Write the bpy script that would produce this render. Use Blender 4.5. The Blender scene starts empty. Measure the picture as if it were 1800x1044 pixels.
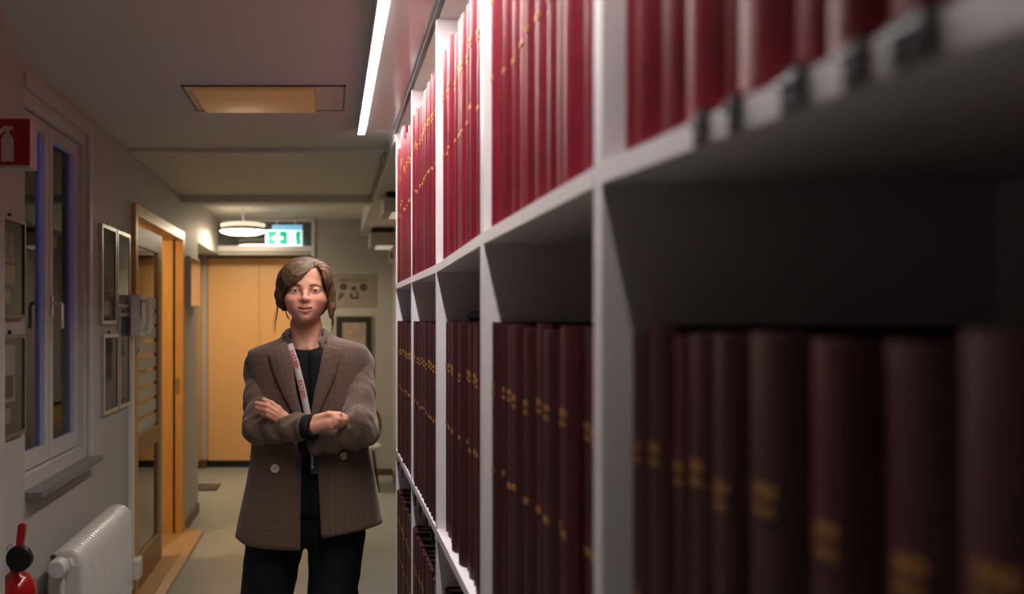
import bpy, bmesh, math, random
import numpy as np
from mathutils import Vector, Matrix

random.seed(7)
SC = bpy.context.scene
COL = SC.collection
F = 1500.0          # focal length in pixels of the 1800 x 1044 frame
CAMZ = 1.60         # eye height of the camera
VX, VY = 580.0, 562.0   # where the corridor axis meets the picture

# ------------------------------------------------------------------ camera
cam_d = bpy.data.cameras.new('camera')
cam = bpy.data.objects.new('camera', cam_d)
COL.objects.link(cam)
cam.location = (0, 0, CAMZ)
cam.rotation_euler = (math.radians(90), 0, 0)
cam_d.sensor_width = 36.0
cam_d.lens = F / 1800 * 36.0
cam_d.shift_x = (900 - VX) / 1800
cam_d.shift_y = (VY - 522) / 1800
cam_d.clip_start = 0.02
cam_d.dof.use_dof = True
cam_d.dof.focus_distance = 2.92
cam_d.dof.aperture_fstop = 2.1
SC.camera = cam

# ------------------------------------------------------------------ light and exposure
STRIP_E = 80.0      # LED strip over the shelves
LAMP_E = 44.0       # round corridor lamp
ROOM_E = 70.0      # unseen lamp added in the side room
PANEL_E = 0.05      # faint amber glow added to the unlit ceiling panel for its warm reflection
SKY_E = 28.0         # dusk sky outside the window
w = bpy.data.worlds.new('dusk_sky')
SC.world = w
w.use_nodes = True
bg = w.node_tree.nodes['Background']
bg.inputs[0].default_value = (0.06, 0.20, 0.90, 1)
bg.inputs[1].default_value = SKY_E
SC.view_settings.view_transform = 'Standard'
SC.view_settings.look = 'None'
SC.view_settings.exposure = 0.50
SC.view_settings.gamma = 1.0
SC.view_settings.use_curve_mapping = False


# ------------------------------------------------------------------ helpers
def W(x, y, d):
    """point seen at picture position x, y and at depth d metres"""
    return Vector(((x - VX) / F * d, d, CAMZ - (y - VY) / F * d))


MATS = {}


def mat(name, col, rough=0.5, metal=0.0, var=0.0, scale=8.0, bump=0.0, bscale=60.0, spec=0.5, coat=0.0,
        stretch=(1, 1, 1), col2=None, emit=None, estr=0.0, trans=0.0, ior=1.45, alpha=1.0, sheen=0.0, sss=0.0):
    if name in MATS:
        return MATS[name]
    m = bpy.data.materials.new(name)
    m.use_nodes = True
    nt = m.node_tree
    b = nt.nodes['Principled BSDF']
    b.inputs['Base Color'].default_value = (*col, 1)
    b.inputs['Roughness'].default_value = rough
    b.inputs['Metallic'].default_value = metal
    b.inputs['Specular IOR Level'].default_value = spec
    b.inputs['Coat Weight'].default_value = coat
    b.inputs['Coat Roughness'].default_value = 0.12
    b.inputs['IOR'].default_value = ior
    b.inputs['Transmission Weight'].default_value = trans
    b.inputs['Alpha'].default_value = alpha
    b.inputs['Sheen Weight'].default_value = sheen
    b.inputs['Subsurface Weight'].default_value = sss
    if emit:
        b.inputs['Emission Color'].default_value = (*emit, 1)
        b.inputs['Emission Strength'].default_value = estr
    if var > 0 or bump > 0 or col2:
        tc = nt.nodes.new('ShaderNodeTexCoord')
        mp = nt.nodes.new('ShaderNodeMapping')
        mp.inputs['Scale'].default_value = stretch
        nt.links.new(tc.outputs['Object'], mp.inputs['Vector'])
    if var > 0 or col2:
        n = nt.nodes.new('ShaderNodeTexNoise')
        n.inputs['Scale'].default_value = scale
        n.inputs['Detail'].default_value = 6
        n.inputs['Roughness'].default_value = 0.6
        nt.links.new(mp.outputs[0], n.inputs['Vector'])
        r = nt.nodes.new('ShaderNodeValToRGB')
        c2 = col2 if col2 else tuple(min(1, c * (1 + var)) for c in col)
        c1 = col if col2 else tuple(c * (1 - var) for c in col)
        r.color_ramp.elements[0].position = 0.3
        r.color_ramp.elements[0].color = (*c1, 1)
        r.color_ramp.elements[1].position = 0.7
        r.color_ramp.elements[1].color = (*c2, 1)
        nt.links.new(n.outputs['Fac'], r.inputs[0])
        nt.links.new(r.outputs[0], b.inputs['Base Color'])
    if bump > 0:
        n2 = nt.nodes.new('ShaderNodeTexNoise')
        n2.inputs['Scale'].default_value = bscale
        n2.inputs['Detail'].default_value = 4
        nt.links.new(mp.outputs[0], n2.inputs['Vector'])
        bp = nt.nodes.new('ShaderNodeBump')
        bp.inputs['Strength'].default_value = bump
        bp.inputs['Distance'].default_value = 0.003
        nt.links.new(n2.outputs['Fac'], bp.inputs['Height'])
        nt.links.new(bp.outputs[0], b.inputs['Normal'])
    MATS[name] = m
    return m


def glass_mat(name, tint=(1, 1, 1), refl=1.0, rough=0.0):
    """thin pane: clear, with a mirror-like Fresnel reflection"""
    m = bpy.data.materials.new(name)
    m.use_nodes = True
    nt = m.node_tree
    nt.nodes.remove(nt.nodes['Principled BSDF'])
    out = nt.nodes['Material Output']
    t = nt.nodes.new('ShaderNodeBsdfTransparent')
    t.inputs[0].default_value = (*tint, 1)
    g = nt.nodes.new('ShaderNodeBsdfGlossy')
    g.inputs['Roughness'].default_value = rough
    fr = nt.nodes.new('ShaderNodeFresnel')
    fr.inputs['IOR'].default_value = 1.6
    mu = nt.nodes.new('ShaderNodeMath')
    mu.operation = 'MULTIPLY'
    mu.use_clamp = True
    mu.inputs[1].default_value = refl
    mx = nt.nodes.new('ShaderNodeMixShader')
    nt.links.new(fr.outputs[0], mu.inputs[0])
    nt.links.new(mu.outputs[0], mx.inputs[0])
    nt.links.new(t.outputs[0], mx.inputs[1])
    nt.links.new(g.outputs[0], mx.inputs[2])
    nt.links.new(mx.outputs[0], out.inputs[0])
    return m


class MB:
    """collects shapes for one mesh object; coordinates are world coordinates"""
    def __init__(self):
        self.v, self.f = [], []

    def add(self, vs, fs):
        o = len(self.v)
        self.v += [tuple(p) for p in vs]
        self.f += [tuple(i + o for i in f) for f in fs]
        return self

    def box(self, a, b, bev=0.0):
        x0, y0, z0 = [min(a[i], b[i]) for i in range(3)]
        x1, y1, z1 = [max(a[i], b[i]) for i in range(3)]
        if bev <= 0:
            vs = [(x0, y0, z0), (x1, y0, z0), (x1, y1, z0), (x0, y1, z0), (x0, y0, z1), (x1, y0, z1), (x1, y1, z1), (x0, y1, z1)]
            return self.add(vs, [(0, 3, 2, 1), (4, 5, 6, 7), (0, 1, 5, 4), (1, 2, 6, 5), (2, 3, 7, 6), (3, 0, 4, 7)])
        bm = bmesh.new()
        bmesh.ops.create_cube(bm, size=1)
        for q in bm.verts:
            q.co = Vector(((x0 + x1) / 2 + q.co.x * (x1 - x0), (y0 + y1) / 2 + q.co.y * (y1 - y0), (z0 + z1) / 2 + q.co.z * (z1 - z0)))
        bev = min(bev, 0.45 * min(x1 - x0, y1 - y0, z1 - z0))
        bmesh.ops.bevel(bm, geom=bm.edges[:], offset=bev, segments=2, profile=0.7, affect='EDGES')
        bm.verts.index_update()
        self.add([q.co[:] for q in bm.verts], [[q.index for q in f.verts] for f in bm.faces])
        bm.free()
        return self

    def prism(self, pts, ax, lo, hi):
        """polygon pts (2D) extruded along axis ax (0, 1, 2) from lo to hi"""
        def p3(p, t):
            q = [0, 0, 0]
            k = [i for i in range(3) if i != ax]
            q[k[0]], q[k[1]], q[ax] = p[0], p[1], t
            return tuple(q)
        n = len(pts)
        vs = [p3(p, lo) for p in pts] + [p3(p, hi) for p in pts]
        fs = [tuple(range(n))[::-1], tuple(range(n, 2 * n))]
        fs += [(i, (i + 1) % n, n + (i + 1) % n, n + i) for i in range(n)]
        return self.add(vs, fs)

    def tube(self, pts, r, seg=8, cap=True):
        pts = [Vector(p) for p in pts]
        n = len(pts)
        rr = r if isinstance(r, (list, tuple)) else [r] * n
        t0 = (pts[1] - pts[0]).normalized()
        up = Vector((0, 0, 1)) if abs(t0.z) < 0.9 else Vector((1, 0, 0))
        nrm = t0.cross(up).normalized()
        vs, fs = [], []
        for i in range(n):
            t = (pts[min(i + 1, n - 1)] - pts[max(i - 1, 0)]).normalized()
            nrm = (nrm - t * nrm.dot(t)).normalized()
            bn = t.cross(nrm)
            for k in range(seg):
                a = 2 * math.pi * k / seg
                vs.append(pts[i] + (nrm * math.cos(a) + bn * math.sin(a)) * rr[i])
        for i in range(n - 1):
            for k in range(seg):
                a, b = i * seg + k, i * seg + (k + 1) % seg
                fs.append((a, b, b + seg, a + seg))
        if cap:
            fs.append(tuple(range(seg))[::-1])
            fs.append(tuple(range((n - 1) * seg, n * seg)))
        return self.add(vs, fs)

    def lathe(self, prof, c, axis='z', seg=32):
        """prof: (radius, height) pairs turned about an axis through c"""
        vs, fs = [], []
        for r, h in prof:
            for k in range(seg):
                a = 2 * math.pi * k / seg
                p = {'z': (r * math.cos(a), r * math.sin(a), h), 'y': (r * math.cos(a), h, r * math.sin(a)), 'x': (h, r * math.cos(a), r * math.sin(a))}[axis]
                vs.append((c[0] + p[0], c[1] + p[1], c[2] + p[2]))
        for i in range(len(prof) - 1):
            for k in range(seg):
                a, b = i * seg + k, i * seg + (k + 1) % seg
                fs.append((a, b, b + seg, a + seg))
        fs.append(tuple(range(seg))[::-1])
        fs.append(tuple(range((len(prof) - 1) * seg, len(prof) * seg)))
        return self.add(vs, fs)

    def build(self, name, m, parent=None, smooth=None, loc=None):
        me = bpy.data.meshes.new(name)
        base = Vector(loc) if loc is not None else (parent_world(parent) if parent else None)
        if base is None:
            a = np.array(self.v)
            base = Vector(((a[:, 0].min() + a[:, 0].max()) / 2, (a[:, 1].min() + a[:, 1].max()) / 2, a[:, 2].min()))
        me.from_pydata([(p[0] - base.x, p[1] - base.y, p[2] - base.z) for p in self.v], [], self.f)
        bm = bmesh.new()
        bm.from_mesh(me)
        bmesh.ops.recalc_face_normals(bm, faces=bm.faces)
        bm.to_mesh(me)
        bm.free()
        if smooth is not None:
            try:
                me.shade_smooth()
                me.set_sharp_from_angle(angle=math.radians(smooth))
            except Exception:
                pass
        me.materials.append(m)
        o = bpy.data.objects.new(name, me)
        COL.objects.link(o)
        if parent:
            o.parent = parent
            o.location = base - parent_world(parent)
        else:
            o.location = base
        return o


def parent_world(o):
    p = Vector((0, 0, 0))
    while o:
        p += o.location
        o = o.parent
    return p


def empty(name, loc):
    o = bpy.data.objects.new(name, None)
    o.empty_display_size = 0.1
    o.location = loc
    COL.objects.link(o)
    return o


def tag(o, label, cat, group=None):
    o['label'] = label
    o['category'] = cat
    if group:
        o['group'] = group
    return o


def struct(o, label=None, cat=None):
    o['kind'] = 'structure'
    if label:
        o['label'] = label
    if cat:
        o['category'] = cat
    return o


def text_mesh(txt, size, bold=0.0):
    """lettering as a flat mesh: (verts, faces), centred, in the xy plane"""
    cu = bpy.data.curves.new('lettering', 'FONT')
    cu.body = txt
    cu.size = size
    cu.align_x = 'CENTER'
    cu.align_y = 'CENTER'
    cu.resolution_u = 2
    cu.offset = bold
    ob = bpy.data.objects.new('lettering', cu)
    COL.objects.link(ob)
    dg = bpy.context.evaluated_depsgraph_get()
    dg.update()
    me = ob.evaluated_get(dg).to_mesh()
    vs = [v.co.copy() for v in me.vertices]
    fs = [tuple(p.vertices) for p in me.polygons]
    bpy.data.objects.remove(ob)
    bpy.data.curves.remove(cu)
    return vs, fs


# ------------------------------------------------------------------ materials
M_WALL = mat('wall_paint', (0.44, 0.42, 0.385), 0.62, var=0.04, scale=3, bump=0.12, bscale=180)
M_CEIL = mat('ceiling_paint', (0.60, 0.60, 0.57), 0.6, var=0.03, scale=2, bump=0.08, bscale=150)
M_FLOOR = mat('linoleum', (0.33, 0.36, 0.32), 0.28, col2=(0.40, 0.42, 0.38), scale=5, bump=0.03, bscale=40)
M_WHITE = mat('white_lacquer', (0.72, 0.70, 0.70), 0.42, var=0.03, scale=6)
M_SHELF = mat('shelf_laminate', (0.79, 0.74, 0.76), 0.45, var=0.03, scale=9)
M_CANOPY = mat('glossy_panel', (0.66, 0.62, 0.62), 0.16, spec=0.8, var=0.03, scale=3)
M_DARKRAIL = mat('dark_rail', (0.04, 0.038, 0.038), 0.45, bump=0.1, bscale=200)
M_WINPAINT = mat('window_paint', (0.50, 0.485, 0.44), 0.45, var=0.04, scale=12)
M_SILL = mat('grey_stone_sill', (0.15, 0.145, 0.14), 0.45, col2=(0.22, 0.21, 0.20), scale=30)
M_OAK = mat('orange_pine', (0.52, 0.235, 0.055), 0.38, col2=(0.66, 0.33, 0.085), scale=6, stretch=(9, 9, 0.7), bump=0.05)
M_OAKD = mat('brown_wood', (0.27, 0.135, 0.055), 0.42, col2=(0.36, 0.19, 0.08), scale=6, stretch=(9, 9, 0.7), bump=0.05)
M_BIRCH = mat('birch_veneer', (0.76, 0.405, 0.15), 0.4, col2=(0.82, 0.465, 0.19), scale=5, stretch=(14, 14, 0.5), bump=0.02)
M_BASE = mat('brown_baseboard', (0.12, 0.065, 0.03), 0.4, var=0.15, scale=14)
M_BLACK = mat('black_plastic', (0.012, 0.012, 0.013), 0.4, bump=0.05)
M_ALU = mat('brushed_aluminium', (0.62, 0.62, 0.63), 0.3, metal=0.9, var=0.05, scale=40)
M_RED = mat('red_enamel', (0.42, 0.008, 0.012), 0.18, var=0.05, coat=0.6)
M_RADI = mat('radiator_enamel', (0.68, 0.655, 0.60), 0.35, var=0.03, scale=20, coat=0.2)
M_GLASS = glass_mat('clear_glass', (0.93, 0.95, 0.95), 1.0)
M_WGLASS = glass_mat('window_glass', (0.75, 0.78, 0.80), 1.25)
M_PGLASS = glass_mat('picture_glass', (0.9, 0.9, 0.9), 0.22)
M_PGLASS2 = glass_mat('reflecting_picture_glass', (0.9, 0.9, 0.9), 1.9)
M_FROST = mat('frosted_film', (0.58, 0.62, 0.52), 0.45, var=0.04, alpha=0.85)

# ================================================================== the setting
XL, XS = -1.10, 0.314          # left wall plane, front of the shelves
CEIL = 2.535
END = 8.79
# floor and ceilings
struct(MB().box((-1.3, -3.0, -0.1), (1.6, 9.9, 0)).box((-3.2, 4.1, -0.1), (-1.3, 9.9, 0)).build('floor', M_FLOOR))
struct(MB().box((-1.3, -3.0, CEIL), (1.6, 4.675, 2.95)).box((-3.2, 4.1, CEIL), (-1.3, 4.675, 2.95)).build('ceiling', M_CEIL))
struct(MB().box((-3.2, 4.675, CEIL - 0.016), (1.6, 6.3, 2.95)).build('ceiling', M_CEIL))
struct(MB().box((-3.2, 6.46, 2.635), (1.6, 9.9, 2.95)).build('ceiling', M_CEIL))
struct(MB().box((-3.2, 6.30, CEIL - 0.068), (1.6, 6.46, 2.95)).build('trim_1', M_CEIL))
tr = struct(MB().box((XL, 4.655, CEIL - 0.022), (XS, 4.675, CEIL + 0.002)).build('trim_2', M_CEIL))

# left wall, with openings for the window and the sliding door
WT = 0.16
WY0, WY1, WZ0, WZ1 = 3.075, 3.88, 0.955, 2.44
DY0, DY1, DZ1 = 4.78, 6.30, 2.215
HY0, HY1, HZ1 = 4.74, 6.35, 2.25      # hole in the wall for the door frame
wl = MB()
wl.box((XL - WT, 2.60, 0), (XL, WY0, CEIL + 0.02))
wl.box((XL - WT, WY0, 0), (XL, WY1, WZ0))
wl.box((XL - WT, WY0, WZ1), (XL, WY1, CEIL + 0.02))
wl.box((XL - WT, WY1, 0), (XL, HY0, CEIL + 0.02))
wl.box((XL - WT, HY0, HZ1), (XL, HY1, CEIL + 0.02))
wl.box((XL - WT, HY1, 0), (XL, 7.1, 2.66))
struct(wl.build('wall_left', M_WALL))
struct(MB().box((-1.30, -3.0, 0), (-0.99, 2.60, CEIL + 0.02)).build('wall_left_near', M_WALL))
struct(MB().box((-3.2, -3.1, 0), (1.6, -3.0, CEIL + 0.02)).build('wall_back', M_WALL))
struct(MB().box((0.78, -3.0, 0), (0.95, 4.06, CEIL + 0.02)).build('wall_right', M_WALL))
struct(MB().box((0.645, 4.06, 0), (0.95, END + 0.02, 2.66)).build('wall_right_far', M_WALL))
# header over the opening in the left wall
struct(MB().box((-1.36, 7.1, 2.275), (-1.15, END, 2.66)).build('wall_header', M_WALL))
# end wall with the passage to the cupboards
we = MB()
we.box((-0.158, END, 0), (0.95, END + 0.12, 2.66))
we.box((-1.15, END + 0.01, 2.27), (-0.158, END + 0.10, 2.305))
struct(we.build('wall_end', M_WALL))
# alcove behind
al = MB()
al.box((-3.2, 9.80, 0), (1.6, 9.9, 2.66))
al.box((0.95, 8.79, 0), (1.05, 9.80, 2.66))
struct(al.build('wall_alcove', M_WALL))
struct(MB().box((-1.50, 8.20, 0), (-1.42, 9.80, 2.66)).build('wall_alcove_side', M_WALL))
struct(MB().box((-1.42, 9.21, 0.09), (-1.325, 9.26, 2.66)).build('wall_alcove_stub', M_WALL))
struct(MB().box((-1.42, 9.20, 2.285), (0.2, 9.26, 2.66)).build('wall_alcove_top', M_WALL))
# side room behind the sliding door
sr = MB()
sr.box((-3.2, 4.2, 0), (-3.1, 8.2, 2.9))
sr.box((-3.2, 4.1, 0), (XL - WT, 4.2, 2.9))
sr.box((-3.2, 8.12, 0), (-1.42, 8.20, 2.9))
struct(sr.build('wall_side_room', M_WALL))
struct(MB().box((-1.42, 7.1, 0), (-1.36, 8.2, 2.66)).build('wall_passage', M_WALL))
# transom over the passage
tz0, tz1 = 2.305, 2.63
t = MB()
t.box((-1.15, END - 0.03, tz0), (-0.19, END + 0.03, tz0 + 0.055))
t.box((-0.19, END - 0.03, tz0 - 0.06), (-0.1585, END - 0.0005, tz1))
t.box((-1.15, END - 0.02, tz1 - 0.02), (-0.19, END + 0.03, tz1))
tw = struct(t.build('window_2', M_WHITE))
MB().box((-1.15, END, tz0 + 0.05), (-0.18, END + 0.006, tz1 - 0.01)).build('pane', M_WGLASS, tw)
# baseboards
struct(MB().box((-0.16, END - 0.014, 0), (0.645, END, 0.065)).build('baseboard_end', M_BASE))
struct(MB().box((0.631, 4.06, 0), (0.645, END - 0.014, 0.065)).build('baseboard_right', M_BASE))
struct(MB().box((XL, 6.37, 0), (XL + 0.014, 7.11, 0.075)).build('baseboard_left', M_BASE))
struct(MB().box((-1.42, 9.19, 0), (-1.325, 9.21, 0.09)).build('baseboard_alcove', M_BASE))
struct(MB().box((-1.42, 9.15, 0.09), (-1.385, 9.20, 2.285)).build('trim_3', M_OAK))
# soffit that continues the line of the shelves
so = MB()
so.box((XS, 4.09, 2.46), (0.645, END, 2.66))
so.box((0.645, 4.06, 2.46), (0.78, 4.30, 2.66))
sf = struct(so.build('trim_4', M_CEIL))
MB().box((XS - 0.005, 4.10, 2.453), (XS + 0.001, END - 0.01, 2.462)).build('edge_strip', M_ALU, sf)
# the facade seen through the window
struct(MB().box((-6.4, 0, -1), (-6.0, 24, 5.5)).build('wall_outside', mat('outside_plaster', (0.10, 0.10, 0.11), 0.9, var=0.3, scale=1.5)))
struct(MB().box((-6.0, -1, -0.3), (-1.32, 24, -0.12)).build('ground_outside', mat('outside_asphalt', (0.05, 0.05, 0.055), 0.9, var=0.3, scale=4)))

# ------------------------------------------------------------------ window
XG = XL - 0.055         # plane of the sashes
fr = MB()
fa, fb = XL - 0.13, XL - 0.01
fr.box((fa, WY0, WZ0 + 0.075), (fb, WY0 + 0.03, WZ1 - 0.05))
fr.box((fa, WY1 - 0.035, WZ0 + 0.075), (fb, WY1, WZ1 - 0.05))
fr.box((fa, WY0, WZ1 - 0.05), (fb, WY1, WZ1))
fr.box((fa, WY0, WZ0 + 0.022), (fb, WY1, WZ0 + 0.075))
fr.box((XL, WY0 - 0.012, WZ1), (XL + 0.010, WY1 + 0.045, WZ1 + 0.05))
fr.box((XL, WY1, WZ0 + 0.023), (XL + 0.010, WY1 + 0.045, WZ1))
win = struct(fr.build('window_1', M_WINPAINT), 'white painted casement window with two tall panes and grey sill', 'window')


def sash(y0, y1, handle):
    z0, z1 = WZ0 + 0.08, WZ1 - 0.055
    s = MB()
    st = 0.05
    s.box((XG - 0.025, y0, z0), (XG + 0.02, y0 + st, z1), 0.004)
    s.box((XG - 0.025, y1 - st, z0), (XG + 0.02, y1, z1), 0.004)
    s.box((XG - 0.025, y0 + st, z0), (XG + 0.02, y1 - st, z0 + 0.065), 0.004)
    s.box((XG - 0.025, y0 + st, z1 - st), (XG + 0.02, y1 - st, z1), 0.004)
    o = s.build('sash', M_WINPAINT, win)
    MB().box((XG - 0.004, y0 + st - 0.004, z0 + 0.06), (XG, y1 - st + 0.004, z1 - st + 0.004)).build('pane', M_WGLASS, o)
    MB().box((XG - 0.064, y0 + st - 0.004, z0 + 0.06), (XG - 0.060, y1 - st + 0.004, z1 - st + 0.004)).build('outer_pane', M_WGLASS, o)
    g = MB()
    for (ya, yb) in ((y0 + st - 0.012, y0 + st + 0.008), (y1 - st - 0.008, y1 - st + 0.012)):
        g.box((XG - 0.085, ya, z0), (XG - 0.04, yb, z1))
    g.box((XG - 0.085, y0, z0), (XG - 0.04, y1, z0 + 0.07))
    g.box((XG - 0.085, y0, z1 - 0.05), (XG - 0.04, y1, z1))
    g.build('outer_sash', M_WHITE, o)
    if handle:
        h = MB()
        hy, hz = y0 + 0.02, 1.655
        h.box((XG + 0.02, hy - 0.012, hz - 0.04), (XG + 0.028, hy + 0.012, hz + 0.04), 0.003)
        h.tube([(XG + 0.026, hy, hz + 0.012), (XG + 0.062, hy, hz + 0.012), (XG + 0.066, hy, hz + 0.005), (XG + 0.066, hy, hz - 0.09)], 0.0075, 8)
        h.build('handle', M_ALU, o, smooth=40)


ym = (WY0 + WY1) / 2 - 0.03
sash(WY0 + 0.03, ym, False)
sash(ym + 0.004, WY1 - 0.035, True)
sl = MB().prism([(WY0 - 0.0, WZ0 + 0.002), (WY1 + 0.03, WZ0 + 0.002), (WY1 + 0.03, WZ0 + 0.022), (WY0 - 0.0, WZ0 + 0.022)], 0, XL - 0.09, XL + 0.062)
sl.build('window_sill', M_SILL, win)

# ------------------------------------------------------------------ sliding door in the left wall
d = MB()
d.box((XL - WT, 4.74, 0.036), (XL + 0.022, DY0 + 0.02, DZ1 - 0.03))
d.box((XL - WT, DY1 - 0.035, 0.036), (XL + 0.022, DY1 + 0.05, DZ1 - 0.03))
d.box((XL - WT, 4.74, DZ1 - 0.03), (XL + 0.022, DY1 + 0.05, DZ1 + 0.035))
door = struct(d.build('door_1', M_OAK), 'wooden sliding door with frosted glass bands, standing half open', 'door')
th = MB().prism([(XL - WT, 0.0), (XL + 0.15, 0.0), (XL + 0.15, 0.018), (XL + 0.10, 0.035), (XL - WT, 0.035)], 1, 4.70, 6.40)
th.build('threshold', mat('pale_oak_sill', (0.42, 0.24, 0.10), 0.4, col2=(0.50, 0.30, 0.14), scale=6, stretch=(9, 0.8, 9)), door)
MB().box((XL - 0.155, DY1 - 0.043, 0.036), (XL - 0.150, DY1 - 0.035, DZ1 - 0.03)).build('jamb_edge', M_OAKD, door)
MB().box((XL - 0.052, DY1 - 0.041, 0.036), (XL - 0.040, DY1 - 0.035, DZ1 - 0.03)).build('seal', M_BLACK, door)
MB().box((XL - 0.030, DY1 - 0.039, 1.06), (XL - 0.008, DY1 - 0.035, 1.17)).build('strike_plate', mat('brass', (0.45, 0.33, 0.12), 0.35, metal=0.9, var=0.1), door)
#, (XL - 0.07, DY1 - 0.036, 1.43)).build('strike_plate', mat('brass', (0.45, 0.33, 0.12), 0.35, metal=0.9, var=0.1), door)
LY0, LY1 = 4.81, 5.60
LX0, LX1 = XL - 0.045, XL - 0.008
lf = MB()
lf.box((LX0, LY0, 0.04), (LX1, LY0 + 0.075, 2.15), 0.003)
lf.box((LX0, LY1 - 0.085, 0.04), (LX1, LY1, 2.15), 0.003)
leaf = lf.build('door_leaf', M_OAKD, door)
for nm, z0, z1, mm in (('top_rail', 2.03, 2.15, M_WINPAINT), ('lock_rail', 0.815, 0.925, M_OAKD), ('bottom_rail', 0.04, 0.22, M_OAKD)):  # pale top rail: a reflection on the leaf put into its paint
    MB().box((LX0, LY0 + 0.075, z0), (LX1, LY1 - 0.085, z1), 0.003).build(nm, mm, leaf)
xg = (LX0 + LX1) / 2
M_DGLASS = glass_mat('door_glass', (0.55, 0.58, 0.55), 1.5)
MB().box((xg - 0.003, LY0 + 0.07, 0.92), (xg + 0.003, LY1 - 0.08, 2.035)).build('pane', M_DGLASS, leaf)
MB().box((xg - 0.003, LY0 + 0.07, 0.215), (xg + 0.003, LY1 - 0.08, 0.82)).build('pane', M_DGLASS, leaf)
for k in range(9):
    zt = 1.735 - k * 0.0915
    zb = max(zt - 0.068, 0.925)
    MB().box((xg + 0.0032, LY0 + 0.076, zb), (xg + 0.0048, LY1 - 0.086, zt)).build('frosted_band', M_FROST, leaf)
MB().box((LX0, LY1 + 0.0005, 0.04), (LX1, LY1 + 0.04, 2.15)).build('edge_strip', M_WINPAINT, leaf)
# unseen lamp added to the side room to light the door jamb
lr = empty('added_lamp', (-2.0, 5.3, 2.2))
tag(lr, 'unseen globe lamp added in the side room to light the door jamb', 'lamp')
MB().lathe([(0.01, -0.12), (0.09, -0.08), (0.12, 0), (0.09, 0.08), (0.01, 0.12)], (-2.0, 5.3, 2.2)).build('globe', mat('lamp_globe', (0.9, 0.8, 0.6), 0.4, emit=(1.0, 0.70, 0.36), estr=ROOM_E), lr, smooth=60)
MB().tube([(-2.0, 5.3, 2.3), (-2.0, 5.3, 2.64)], 0.006, 6).build('cord', M_BLACK, lr)

# ================================================================== bookcase
bk = empty('bookcase', (XS, 2.5, 0))
tag(bk, 'long white bookcase along the right side filled with red and maroon volumes', 'bookcase')
UY = [4.05, 3.28, 2.51, 1.74, 0.985, 0.23]      # near face of every upright
UT = [0.018, 0.026, 0.026, 0.042, 0.030, 0.030]
SH1 = [0.170, 0.167, 0.163, 0.179, 0.1815, 0.151]
XB = 0.775
TOP = CAMZ + 0.885


def level(row, y):
    if row == 0:
        for i in range(5):
            if UY[i + 1] <= y <= UY[i] + 0.1:
                s = (y - UY[i + 1]) / (UY[i] - UY[i + 1])
                return CAMZ + SH1[i + 1] + s * (SH1[i] - SH1[i + 1])
    return (0, 0.985, 0.225)[row]


for i, y in enumerate(UY):
    MB().box((XS, y, 0), (XB, y + UT[i], TOP)).build('upright', M_SHELF, bk)
for i in range(5):
    ya, yb = UY[i + 1] + UT[i + 1] - 0.002, UY[i] + 0.002
    for row in range(3):
        za, zb = level(row, max(ya, UY[i + 1])), level(row, yb - 0.003)
        th_ = 0.024
        vs = [(XS - 0.001, ya, za - th_), (XB, ya, za - th_), (XB, yb, zb - th_), (XS - 0.001, yb, zb - th_), (XS - 0.001, ya, za), (XB, ya, za), (XB, yb, zb), (XS - 0.001, yb, zb)]
        MB().add(vs, [(0, 3, 2, 1), (4, 5, 6, 7), (0, 1, 5, 4), (1, 2, 6, 5), (2, 3, 7, 6), (3, 0, 4, 7)]).build('shelf_board', M_SHELF, bk)
    MB().box((XS + 0.02, ya, 0), (XS + 0.04, yb, 0.2)).build('plinth', M_SHELF, bk)
    MB().box((XB - 0.008, ya, 0.2), (XB, yb, TOP)).build('back_panel', M_SHELF, bk)
MB().box((XS + 0.006, 0.23, TOP), (XB, 4.08, TOP + 0.02)).build('top_board', M_SHELF, bk)
MB().box((0.172, -1.2, 2.505), (XS + 0.006, 4.07, 2.523)).build('canopy_panel', M_CANOPY, bk)
MB().box((XS - 0.008, -1.2, 2.486), (XS + 0.010, 4.08, 2.505)).build('front_rail', M_DARKRAIL, bk)

# LED strip at the edge of the canopy
SX = 0.152
ls = empty('strip_light', (SX, 2.5, 2.50))
tag(ls, 'long thin white LED strip light along the ceiling above the bookcase', 'light')
S_Y0 = 0.58
MB().box((SX - 0.020, S_Y0, 2.512), (SX + 0.020, 4.19, 2.535)).build('housing', M_WHITE, ls)
MB().box((SX - 0.0205, S_Y0, 2.487), (SX - 0.0175, 4.19, 2.535)).build('added_baffle', M_WHITE, ls)  # lip added to keep the strip's light off the left wall
MB().box((SX - 0.016, S_Y0 + 0.01, 2.508), (SX + 0.016, 4.18, 2.513)).build('diffuser', mat('led_diffuser', (1, 1, 1), 0.5, emit=(1.0, 0.94, 0.91), estr=STRIP_E), ls)

# ------------------------------------------------------------------ bound volumes
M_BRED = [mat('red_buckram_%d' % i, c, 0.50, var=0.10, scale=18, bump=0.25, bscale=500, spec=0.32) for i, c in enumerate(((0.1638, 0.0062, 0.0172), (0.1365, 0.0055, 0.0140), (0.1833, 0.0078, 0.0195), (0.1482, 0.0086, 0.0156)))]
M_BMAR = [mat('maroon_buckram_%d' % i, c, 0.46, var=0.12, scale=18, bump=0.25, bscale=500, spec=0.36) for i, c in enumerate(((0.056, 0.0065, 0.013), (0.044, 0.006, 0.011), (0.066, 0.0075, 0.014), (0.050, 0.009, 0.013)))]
M_PAGE = mat('yellowed_paper', (0.42, 0.34, 0.24), 0.8, var=0.12, scale=60, stretch=(1, 30, 1))
M_GILT = mat('gilt', (0.42, 0.22, 0.06), 0.5, metal=0.5, var=0.1, scale=60)


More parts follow.
